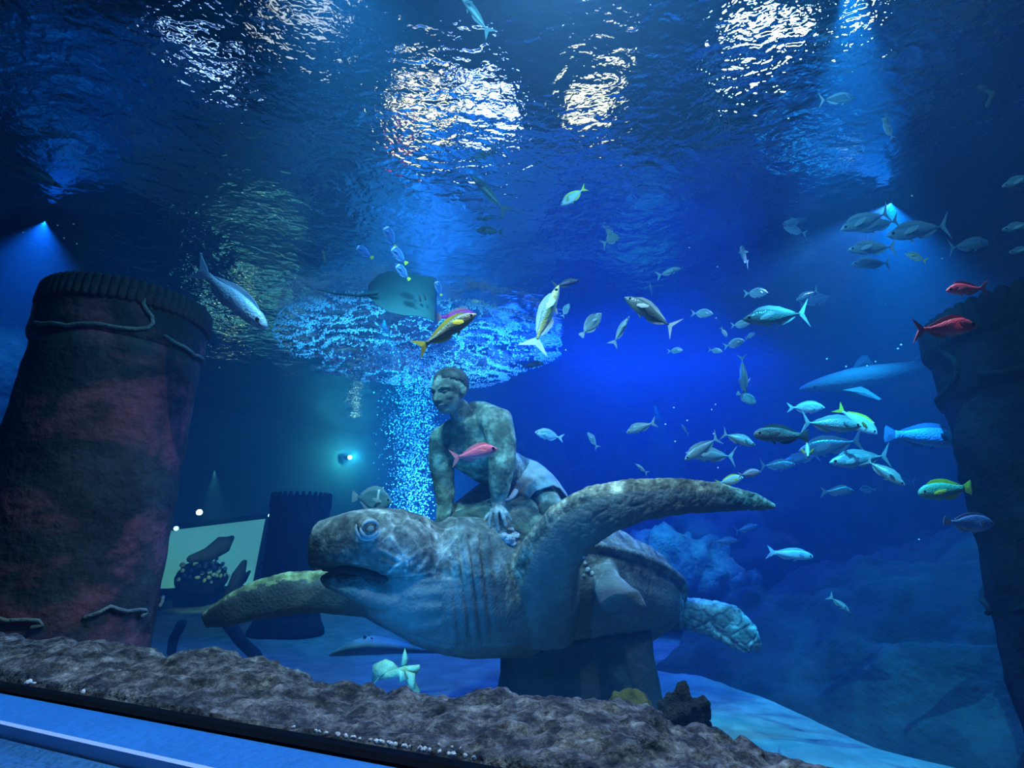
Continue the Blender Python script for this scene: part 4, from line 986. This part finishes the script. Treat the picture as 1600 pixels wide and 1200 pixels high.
def fish(kind, px, py, L, ang, d, label, yaw=0, roll=0, bend=0.0, group='fish swimming in the open water', drop=()):
    prof, tail, bm_, fm_, kw = SP[kind]
    body, parts = species(kind, prof, tail, bm_, fm_, bend=bend, **kw)
    o = bpy.data.objects.new(CATN[kind], body); COL.objects.link(o)
    a, y = math.radians(ang), math.radians(yaw)
    fwd = (R_ * math.cos(a) + U_ * math.sin(a)) * math.cos(y) + F_ * math.sin(y)
    up = U_ if abs(fwd.dot(U_)) < .8 else (-R_ if math.cos(a) * 1 > 0 else R_)
    if abs(fwd.dot(U_)) >= .8: up = (R_ * (-1 if math.sin(a) > 0 else 1) * (1 if math.cos(a) > 0 else -1))
    up = (up - fwd * up.dot(fwd)).normalized(); lat = up.cross(fwd)
    q = Matrix.Rotation(math.radians(roll), 3, fwd); up = q @ up; lat = q @ lat
    s_ = L * d / FPX / max(.35, math.cos(y))
    M = Matrix((fwd, lat, up)).transposed().to_4x4() @ Matrix.Scale(s_, 4); M.translation = P(px, py, d)
    o.matrix_world = M; tag(o, label, 'fish', group)
    for nm, me in parts:
        if L < 26 and nm in ('eye', 'pelvic_fin'): continue
        c = bpy.data.objects.new(nm, me); COL.objects.link(c); c.parent = o
    return o
A = 'school crossing the right half'; B = 'school in the cyan light beam'; C_ = 'powder-blue surgeonfish'; D = 'small bream in the centre'
# kind, px, py, length px, heading deg, depth m, label, extras
FL = [
 ('paleparrot', 360, 463, 152, -40, 2.3, 'large pale blue fish diving beside the pink column', dict(bend=.12, yaw=-12)),
 ('powder', 569, 394, 36, 146, 3.0, 'powder-blue surgeonfish with yellow tail, left of the other four', dict(group=C_)),
 ('powder', 609, 370, 44, 118, 3.0, 'powder-blue surgeonfish with yellow tail, topmost of the five', dict(group=C_)),
 ('powder', 623, 399, 40, 134, 2.9, 'powder-blue surgeonfish with yellow tail, just below the topmost', dict(group=C_)),
 ('powder', 629, 425, 36, 132, 2.9, 'powder-blue surgeonfish with yellow tail, over the ray body', dict(group=C_)),
 ('powder', 685, 450, 28, 112, 3.1, 'small powder-blue surgeonfish beside the ray wing tip', dict(group=C_)),
 ('magenta', 712, 494, 66, 4, 3.2, 'bright magenta patch built as a fish, half hidden behind the yellow-tailed snapper', {}),  # added fish shape standing in for a pink lamp's reflection
 ('yellowtail', 698, 518, 108, 32, 2.0, 'olive snapper with bright yellow tail above the statue head', dict(yaw=10)),
 ('yellowjack', 853, 496, 112, 68, 2.6, 'silver fish with golden back line standing steeply, head up', dict(bend=.18)),
 ('darkslim', 885, 443, 44, 14, 2.7, 'small dark purple fish touching the snout of the golden-lined one', {}),
 ('bream', 884, 485, 24, 62, 3.4, 'small pale fish right of the golden-lined steep fish', dict(group=D)),
 ('tang', 923, 508, 50, 48, 2.8, 'oval grey-blue surgeonfish with dark tail, nose up', {}),
 ('slim', 970, 517, 54, 60, 2.8, 'slim silver fish swimming steeply up beside the big curved trevally', {}),
 ('darkjack', 1017, 490, 96, 146, 2.4, 'big dark-backed trevally curving down to its tail, in mid water', dict(bend=-.22)),
 ('slim', 1013, 408, 34, 88, 5.2, 'faint narrow fish pointing straight up above the curved trevally', {}),
 ('slim', 1046, 425, 46, 18, 3.6, 'spotted silver mackerel climbing right above the curved trevally', dict(bend=.15)),
 ('slim', 1040, 410, 40, 22, 5.0, 'faint blue fish just over the spotted mackerel', {}),
 ('slim', 1017, 450, 20, 80, 4.0, 'tiny pale fish touching the back of the curved trevally', dict(yaw=50)),
 ('bream', 957, 371, 46, 38, 4.4, 'pale rippling fish under the lit surface at top centre', dict(yaw=20)),
 ('yellowbream', 896, 307, 44, 212, 3.0, 'white fish with yellow tail close under the surface', dict(yaw=20)),
 ('barracuda', 763, 302, 88, 134, 3.6, 'long dark fish slanting below the glittering lamps', {}),
 ('dusky', 765, 361, 44, 176, 4.2, 'dusky fish under the long slanting one', {}),
 ('dusky', 822, 338, 46, 10, 4.6, 'faint dusky fish left of the white one with yellow tail', {}),
 ('barracuda', 742, 22, 84, 128, 2.4, 'long grey fish leaving at the top edge, pale tail down', {}),
 ('bream', 1097, 490, 34, -2, 3.4, 'bright little silver bream right of the curved trevally', dict(group=D)),
 ('bream', 1055, 548, 24, 4, 3.8, 'little silver bream lowest of the three in mid water', dict(group=D)),
 ('bream', 1181, 458, 38, 2, 3.6, 'silver bream above the big dark trevally of the right school', dict(group=D)),
 ('bluebream', 1086, 364, 36, 200, 4.6, 'pale blue bream below the blue light shaft', dict(group=D)),
 ('slim', 1141, 364, 30, 32, 5.4, 'faint slim fish right of the pale blue bream', {}),
 ('bream', 1163, 400, 34, 150, 3.6, 'pale bream turning towards the window, a faint fish at its back', dict(yaw=-48, group=D)),
 ('bluebream', 1182, 402, 32, 20, 5.0, 'faint blue fish at the back of the turning bream', {}),
 ('darkjack', 1214, 494, 108, 186, 2.7, 'large dark-striped trevally with yellow-white fins in the right school', dict(group=A)),
 ('bream', 1157, 507, 30, 6, 3.2, 'silver bream at the nose of the large dark-striped trevally', dict(group=D)),
 ('yellowbream', 1131, 519, 18, -60, 3.6, 'tiny yellowish fish pointing down beside two bream', dict(group=D)),
 ('bream', 1147, 537, 34, 16, 3.3, 'pinkish silver bream right of a smaller one', dict(group=D)),
 ('bream', 1118, 548, 22, 350, 3.6, 'small silver bream left of the pinkish one', dict(group=D)),
 ('bream', 1172, 525, 18, 30, 4.2, 'tiny faint bream under the large dark-striped trevally', dict(group=D)),
 ('jack', 1262, 461, 40, 206, 3.6, 'silver fish with tail raised above the right school', dict(group=A)),
 ('jack', 1272, 470, 54, 14, 5.0, 'faint fish crossing behind the one with raised tail', dict(group=A)),
 ('bream', 1290, 432, 22, 150, 5.2, 'tiny faint fish topmost left of the cyan beam', {}),
 ('jack', 1161, 584, 66, -86, 3.0, 'fish heading straight down with both pectoral fins spread', dict(roll=80)),
 ('tang', 1166, 622, 36, -30, 2.9, 'small oval fish under the head-down fish', {}),
 ('bluebream', 1259, 637, 40, 2, 2.7, 'pale blue fish with raised fin under the shark snout', dict(yaw=-40, group=A)),
 ('jack', 1297, 663, 98, -4, 2.6, 'silver trevally with bright back line, largest of the middle right school', dict(group=A)),
 ('yellowbream', 1338, 657, 58, -44, 2.8, 'yellow-green fish diving at the head of the bright-backed trevally', dict(tall=1, group=A) if 0 else dict(group=A, yaw=-30)),
 ('grouper', 1222, 680, 88, 178, 2.4, 'dark thick fish facing left in the middle of the right school', dict(group=A)),
 ('jack', 1098, 700, 70, 212, 2.8, 'pale fish with upright tail overlapping a longer one', dict(bend=.15, group=A)),
 ('jack', 1112, 711, 82, 176, 2.9, 'long pale fish with forked tail to the right, leftmost of the school', dict(group=A)),
 ('jack', 1153, 686, 58, -20, 2.7, 'silver-blue fish slanting down to the dark thick fish', dict(group=A)),
 ('jack', 1300, 696, 106, 190, 3.4, 'long hazy fish with tail up, behind the yellow-faced one', dict(group=A)),
 ('yellowbream', 1261, 703, 34, 200, 2.5, 'small yellow-faced fish facing the window in the right school', dict(yaw=-60, group=A)),
 ('jack', 1214, 727, 58, 2, 3.6, 'hazy grey-blue fish below the dark thick fish', dict(group=A)),
 ('jack', 1254, 716, 60, 190, 4.6, 'faint fish behind the yellow-faced one, lower left', dict(group=A)),
 ('jack', 1345, 717, 100, 187, 2.9, 'dark rosy-backed fish facing left with thin tail', dict(group=A)),
 ('jack', 1381, 737, 56, -42, 2.5, 'bright-edged silver fish diving in front of the rosy-backed one', dict(yaw=-30, group=A)),
 ('snapper', 1308, 768, 52, 2, 3.4, 'small blue-grey snapper lowest of the right school', dict(group=A)),
 ('tang', 1356, 765, 26, 180, 4.4, 'round faint fish right of the lowest snapper', dict(group=A)),
 ('jack', 1412, 752, 40, 176, 5.2, 'very faint fish below the bright-edged diving one', dict(group=A)),
 ('bluebream', 1171, 740, 36, 8, 2.3, 'bright blue fish just over the raised flipper tip', {}),
 ('yellowbream', 1140, 751, 44, 12, 2.62, 'yellowish white fish touching the top of the raised flipper', {}),
 ('parrot', 1440, 682, 124, -4, 2.6, 'bright blue parrotfish with broad tail, half behind the black column', {}),
 ('greenfish', 1478, 766, 86, 186, 2.35, 'green and blue fish with yellow side fin before the black column', {}),
 ('bluetang', 1513, 817, 82, -4, 1.62, 'vivid blue surgeonfish with pale tail against the black column', {}),
 ('paleparrot', 1234, 866, 72, -6, 3.0, 'pale single fish over the dark rocks at lower right', {}),
 ('slim', 1312, 944, 44, -38, 2.9, 'small greenish fish slanting down over the dark rock slab', {}),
 ('jack', 1132, 846, 46, 2, 4.8, 'faint fish under the raised flipper tip', {}),
 ('jack', 1166, 826, 40, 14, 5.0, 'faint fish just below the flipper tip, tail left', {}),
 ('slim', 1029, 868, 26, 82, 4.4, 'tiny upright fish behind the turtle shell', {}),
 ('bluebream', 858, 680, 46, 168, 3.0, 'bright blue fish right of the kneeling statue', {}),
 ('snapper', 1002, 668, 50, 200, 2.9, 'silver snapper with tail up over the middle of the raised flipper', {}),
 ('snapper', 926, 688, 30, 124, 3.6, 'small fish in front of the faint distant column', {}),
 ('slim', 1002, 732, 26, 142, 3.4, 'small pale fish just above the bend of the raised flipper', {}),
 ('slim', 1070, 671, 16, 110, 4.0, 'tiny white fish alone left of the right school', dict(yaw=50)),
 ('soldier', 741, 709, 74, 12, 2.35, 'pink soldierfish in front of the kneeling statue', {}),
 ('soldier', 1476, 513, 98, 4, 1.5, 'red soldierfish with forked tail in front of the black capital', {}),
 ('soldier', 1511, 452, 66, 184, 1.62, 'dark red soldierfish resting on the rim of the black capital', {}),
 ('batfish', 580, 780, 70, -4, 3.2, 'round banded batfish over the turtle head', dict(yaw=-15)),
 ('jack', 1597, 283, 66, 196, 2.6, 'pale fish cut by the right edge, topmost of three', dict(group='fish at the right edge')),
 ('jack', 1596, 356, 62, 186, 2.6, 'pale fish cut by the right edge, middle of three', dict(group='fish at the right edge')),
 ('jack', 1600, 392, 48, 186, 2.8, 'pale fish cut by the right edge, lowest of three', dict(group='fish at the right edge')),
 ('jack', 1354, 345, 92, 200, 3.2, 'large silvery fish, top left in the cyan beam, tail raised', dict(group=B, bend=.12)),
 ('jack', 1372, 352, 74, 194, 3.6, 'hazy fish close behind the top left one of the cyan beam', dict(group=B)),
 ('jack', 1436, 360, 104, 190, 3.2, 'long silver fish with white back line, right in the cyan beam', dict(group=B)),
 ('jack', 1364, 388, 80, 184, 3.1, 'silver fish with curved white back, middle of the cyan beam', dict(group=B)),
 ('jack', 1362, 412, 64, 182, 3.2, 'hazy silver fish, lowest left in the cyan beam', dict(group=B)),
 ('jack', 1514, 383, 70, 8, 3.4, 'dim fish heading right at the dark edge of the cyan beam', dict(group=B)),
 ('yellowbream', 1431, 402, 30, 152, 3.2, 'little fish with bright yellow tail under the cyan beam school', dict(yaw=20)),
 ('jack', 1408, 460, 56, 10, 5.6, 'very faint fish below the cyan beam school', {}),
 ('darkjack', 1308, 155, 62, 4, 2.8, 'dark fish with white fin tips high at the right', {}),
 ('bream', 1388, 204, 30, 120, 3.2, 'small white fish high at the right, head up', {}),
 ('bluebream', 1362, 208, 42, 60, 4.6, 'faint blue fish left of the small white one high at the right', {}),
 ('bream', 1528, 170, 28, 128, 3.2, 'small white fish near the top right corner', dict(yaw=40)),
 ('slim', 1246, 204, 40, 54, 3.6, 'thin pale fish rising below the dark one with white fin tips', dict(yaw=20)),
 ('slim', 1145, 300, 54, 102, 4.6, 'faint long fish hanging upright in the blue light', {}),
 ('bluebream', 1242, 360, 38, 164, 4.2, 'pale bream left of the cyan beam', {}),
 ('barracuda', 40, 267, 130, -24, 3.4, 'long dark fish at the left edge under the surface', {}),
 ('dusky', 506, 402, 26, 100, 3.4, 'small dark fish alone left of the surgeonfish', {}),
 ('dusky', 832, 570, 38, 8, 4.6, 'dark little fish under the right rim of the foam ring', {}),
 ('yellowbream', 744, 471, 16, 180, 3.6, 'tiny yellow-finned fish right of the ray', {}),
]
for t in FL:
    fish(*t[:7], **t[7])
# shark
M_shark = fish_mat('shark_skin', (.05, .11, .15), (.08, .15, .19), (.15, .22, .25), .75, namt=.3)
sk = P(1368, 588, 4.2); so = Solid(); fw = (-R_ * .97 - U_ * .20 + F_ * .08).normalized(); su_ = (U_ - fw * U_.dot(fw)).normalized(); sl = su_.cross(fw)
def SKP(x, y, z): return fw * x + sl * y + su_ * z
LS = 1.22; rg = []
for x, t, b, w_ in ((.50, .002, -.004, .004), (.48, .016, -.012, .022), (.44, .032, -.024, .040), (.37, .052, -.040, .056), (.28, .070, -.060, .066), (.16, .084, -.076, .072), (.02, .082, -.074, .068), (-.14, .062, -.054, .050), (-.28, .042, -.034, .032), (-.40, .024, -.020, .018), (-.47, .018, -.016, .010)):
    rg.append([SKP(x * LS, w_ * LS * math.cos(a), LS * ((t + b) / 2 + (t - b) / 2 * math.sin(a)) + .05 * LS * (x * x)) for a in [2 * math.pi * j / 24 for j in range(24)]])
so.rings(rg); shark = link('shark', so.mesh('shark'), M_shark); shark.location = sk; tag(shark, 'grey-blue shark with rounded dorsal fin gliding behind the black column', 'shark')
def sfin(nm, pts, frame=None, m=M_shark, parent=shark, th=.014):
    me = fin_mesh(nm, pts, th); v = frame or (lambda x, y, z: SKP(x * LS, y * LS, z * LS))
    for q_ in me.vertices: q_.co = v(*q_.co)
    return link(nm, me, m, parent, False)
sfin('dorsal_fin', [(.14, .07), (.10, .12), (.055, .155), (.02, .15), (.01, .11), (.0, .07)])
sfin('second_dorsal_fin', [(-.25, .045), (-.28, .075), (-.31, .08), (-.32, .045)])
sfin('tail_fin', [(-.42, .02), (-.50, .08), (-.60, .19), (-.61, .17), (-.545, .02), (-.56, -.08), (-.54, -.07), (-.48, -.01), (-.43, 0)])
for sg in (-1, 1):
    sfin('pectoral_fin', [(.26, 0), (.20, .03), (.08, .11), (.06, .105), (.11, .03), (.14, 0)], lambda x, y, z, sg=sg: SKP(x * LS, sg * (.06 + z * .5) * LS + y, (-.04 - z * .95) * LS))
    so = Solid(); so.ball(SKP(.42 * LS, sg * .043 * LS, .012 * LS), .011, n=10, m=7); link('eye', so.mesh('eye'), M_black, shark)
for i in range(5):
    so = Solid(); x = .31 - .016 * i; so.tube([SKP(x * LS, -.060 * LS, .03 * LS), SKP((x + .006) * LS, -.066 * LS, 0), SKP(x * LS, -.060 * LS, -.03 * LS)], .004, 6); link('gill_slit', so.mesh('gill_slit'), F_dark, shark)
# ray seen from below
M_ray = rock_mat('ray_belly', [(0.03, 0.13, 0.15), (0.05, 0.18, 0.20)], 4, rough=.6, bump=.1)
rc = P(636, 466, 3.1); so = Solid()
wing = []   # stations from the left wing to the right: (px lead, py lead, px trail, py trail, thickness)
RS = [(576, 444, 574, 462, .006), (590, 430, 588, 476, .02), (606, 424, 608, 487, .045), (628, 426, 632, 492, .07), (648, 430, 652, 493, .055), (664, 432, 668, 497, .03), (677, 432, 678, 503, .014), (682, 436, 683, 507, .004)]
cs, A_, B_ = [], [], []
for i, (x0, y0, x1, y1, th) in enumerate(RS):
    dd = 3.1 + .10 * ((i - 3.5) / 3.5) ** 2
    a, b = P(x0, y0, dd + .12), P(x1, y1, dd - .12); cs.append((a + b) / 2); A_.append((a - b) / 2); B_.append((F_ * .6 + U_ * .8) * th)
so.loft(cs, A_, B_, 28, 1.9); me = so.mesh('ray'); ray = link('ray', shift(me, rc), M_ray); ray.location = rc
tag(ray, 'teal ray with spread wings seen from below near the surface', 'ray')
so = Solid(); so.tube([P(588, 458, 3.05) - rc, P(560, 462, 3.1) - rc, P(520, 458, 3.2) - rc, P(496, 452, 3.3) - rc], [.014, .009, .006, .003], 8); link('tail', so.mesh('tail'), M_ray, ray)
for k in range(2):
    so = Solid(); so.tube([P(655 + 8 * k, 462 - 2 * k, 3.02) - rc, P(657 + 8 * k, 470 - 2 * k, 3.02) - rc], .006, 6); link('gill_slit', so.mesh('gill_slit'), F_dark, ray)
# pointed ray lying low behind the ledge
gr = P(560, 1010, 3.5); so = Solid(); st = [(516, 1024, 3.45, .008, .03), (530, 1019, 3.46, .030, .09), (556, 1012, 3.5, .055, .17), (585, 1008, 3.54, .070, .22), (612, 1010, 3.6, .055, .16), (645, 1014, 3.66, .032, .07), (690, 1018, 3.75, .014, .02)]
cs = [P(x, y, d) for x, y, d, h_, w_ in st]; so.loft(cs, [U_ * q_[3] for q_ in st], [(F_ * .9 - U_ * .45) * q_[4] for q_ in st], 24, 1.8)
go = link('guitarfish', shift(so.mesh('guitarfish'), gr), rock_mat('ray_skin', [(0.06, 0.15, 0.2), (0.12, 0.24, 0.3)], 6, rough=.5, bump=.2)); go.location = gr
tag(go, 'flat bluish guitarfish with pointed snout under the turtle throat', 'ray')
for dx in (0, 10):
    so = Solid(); so.ball(P(570 + dx, 996 + dx * .3, 3.42) - gr, .012, n=10, m=7); link('eye', so.mesh('eye'), M_black, go)
so = Solid(); so.limb([(640, 1000, 640, 1016, 3.66, .012), (648, 996, 652, 1008, 3.66, .008), (655, 994, 658, 999, 3.66, .004)], 12); link('dorsal_fin', shift(so.mesh('dorsal_fin'), gr), M_shark, go)
# ------------------------------------------------------------------ bubbles, foam and drifting specks
def specks(name, pts, m, label, cat, sub=0):
    iv = [(0, 0, 1), (.894, 0, .447), (.276, .851, .447), (-.724, .526, .447), (-.724, -.526, .447), (.276, -.851, .447), (.724, .526, -.447), (-.276, .851, -.447), (-.894, 0, -.447), (-.276, -.851, -.447), (.724, -.526, -.447), (0, 0, -1)]
    fv = [(0, 1, 2), (0, 2, 3), (0, 3, 4), (0, 4, 5), (0, 5, 1), (1, 6, 2), (2, 7, 3), (3, 8, 4), (4, 9, 5), (5, 10, 1), (6, 7, 2), (7, 8, 3), (8, 9, 4), (9, 10, 5), (10, 6, 1), (11, 7, 6), (11, 8, 7), (11, 9, 8), (11, 10, 9), (11, 6, 10)]
    IV = np.array(iv); pa = np.array([(p.x, p.y, p.z) for p, r in pts]); ra = np.array([r for p, r in pts])
    sc = 1 + .35 * (np.random.rand(len(pts), 1, 3) - .5)
    V = (pa[:, None, :] + IV[None] * ra[:, None, None] * sc).reshape(-1, 3); n = len(pts)
    Fc = (np.array(fv)[None] + 12 * np.arange(n)[:, None, None]).reshape(-1, 3)
    me = bpy.data.meshes.new(name); me.vertices.add(len(V)); me.vertices.foreach_set('co', V.ravel()); me.loops.add(Fc.size); me.loops.foreach_set('vertex_index', Fc.ravel().astype('i4'))
    me.polygons.add(len(Fc)); me.polygons.foreach_set('loop_start', np.arange(0, Fc.size, 3, dtype='i4')); me.update(calc_edges=True)
    return tag(link(name, me, m), label, cat, kind='stuff')
M_bub = mat('air_bubble', (.75, .85, .95), .15, .8)
base = onz(655, 880, .3); base = Vector((bub.x + .05, bub.y, 0.1))
pts = []
for i in range(7000):
    z = .2 + (HS - .3) * random.random(); u = z / HS; r = (.16 + .30 * u) * math.sqrt(-math.log(max(1e-4, random.random()))) * .62
    a = random.random() * 6.283; pts.append((Vector((base.x + r * math.cos(a) * 1.0, base.y + r * math.sin(a), z)), random.choice((.004, .005, .006, .009))))
specks('bubble_column', pts, M_bub, 'curtain of rising air bubbles behind the kneeling statue', 'bubbles')
pts = []
M_foam = mat('foam', (.85, .93, .95), .5); bs_ = M_foam.node_tree.nodes['Principled BSDF']
while len(pts) < 15000:
    a = random.random() * 6.283; r = 2.0 * math.sqrt(random.random()); x, y = r * math.cos(a), r * math.sin(a)
    q_ = Vector((x * 1.9, y * 1.9, 2.7)); w_ = noise.noise_vector(q_ * .8) * .5
    k = abs(noise.noise((q_ + w_) * 1.3)); k2 = abs(noise.noise((q_ + w_) * 3.1 + Vector((9, 3, 1))))
    edge_ = r / (1.75 + .25 * noise.noise(Vector((math.cos(a) * 1.5, math.sin(a) * 1.5, 4))))
    if edge_ > 1: continue
    if k < .05 + .10 * edge_ ** 4 or k2 < .035 + .05 * edge_ ** 3:
        pts.append((Vector((bub.x + x, bub.y + y, HS - .10 - .03 * random.random())), random.uniform(.004, .011)))
specks('surface_foam', pts, M_foam, 'ring of bright foam where the bubbles break the surface', 'foam')
pts = []
for px, py in ((1040, 663), (1074, 657), (1115, 678), (1053, 637), (1112, 640), (1118, 632), (1055, 690), (1122, 731), (1355, 572), (1403, 545), (1292, 561), (1322, 573), (1472, 404), (1436, 843), (1408, 539), (1368, 565), (1365, 661), (884, 547), (1121, 417), (1077, 387), (90, 352), (100, 372), (36, 363), (115, 350), (120, 381), (1425, 306), (1119, 497)):
    pts.append((P(px, py, 2.4), .004))
specks('drifting_specks', pts, M_foam, 'white specks drifting in the open water', 'specks')
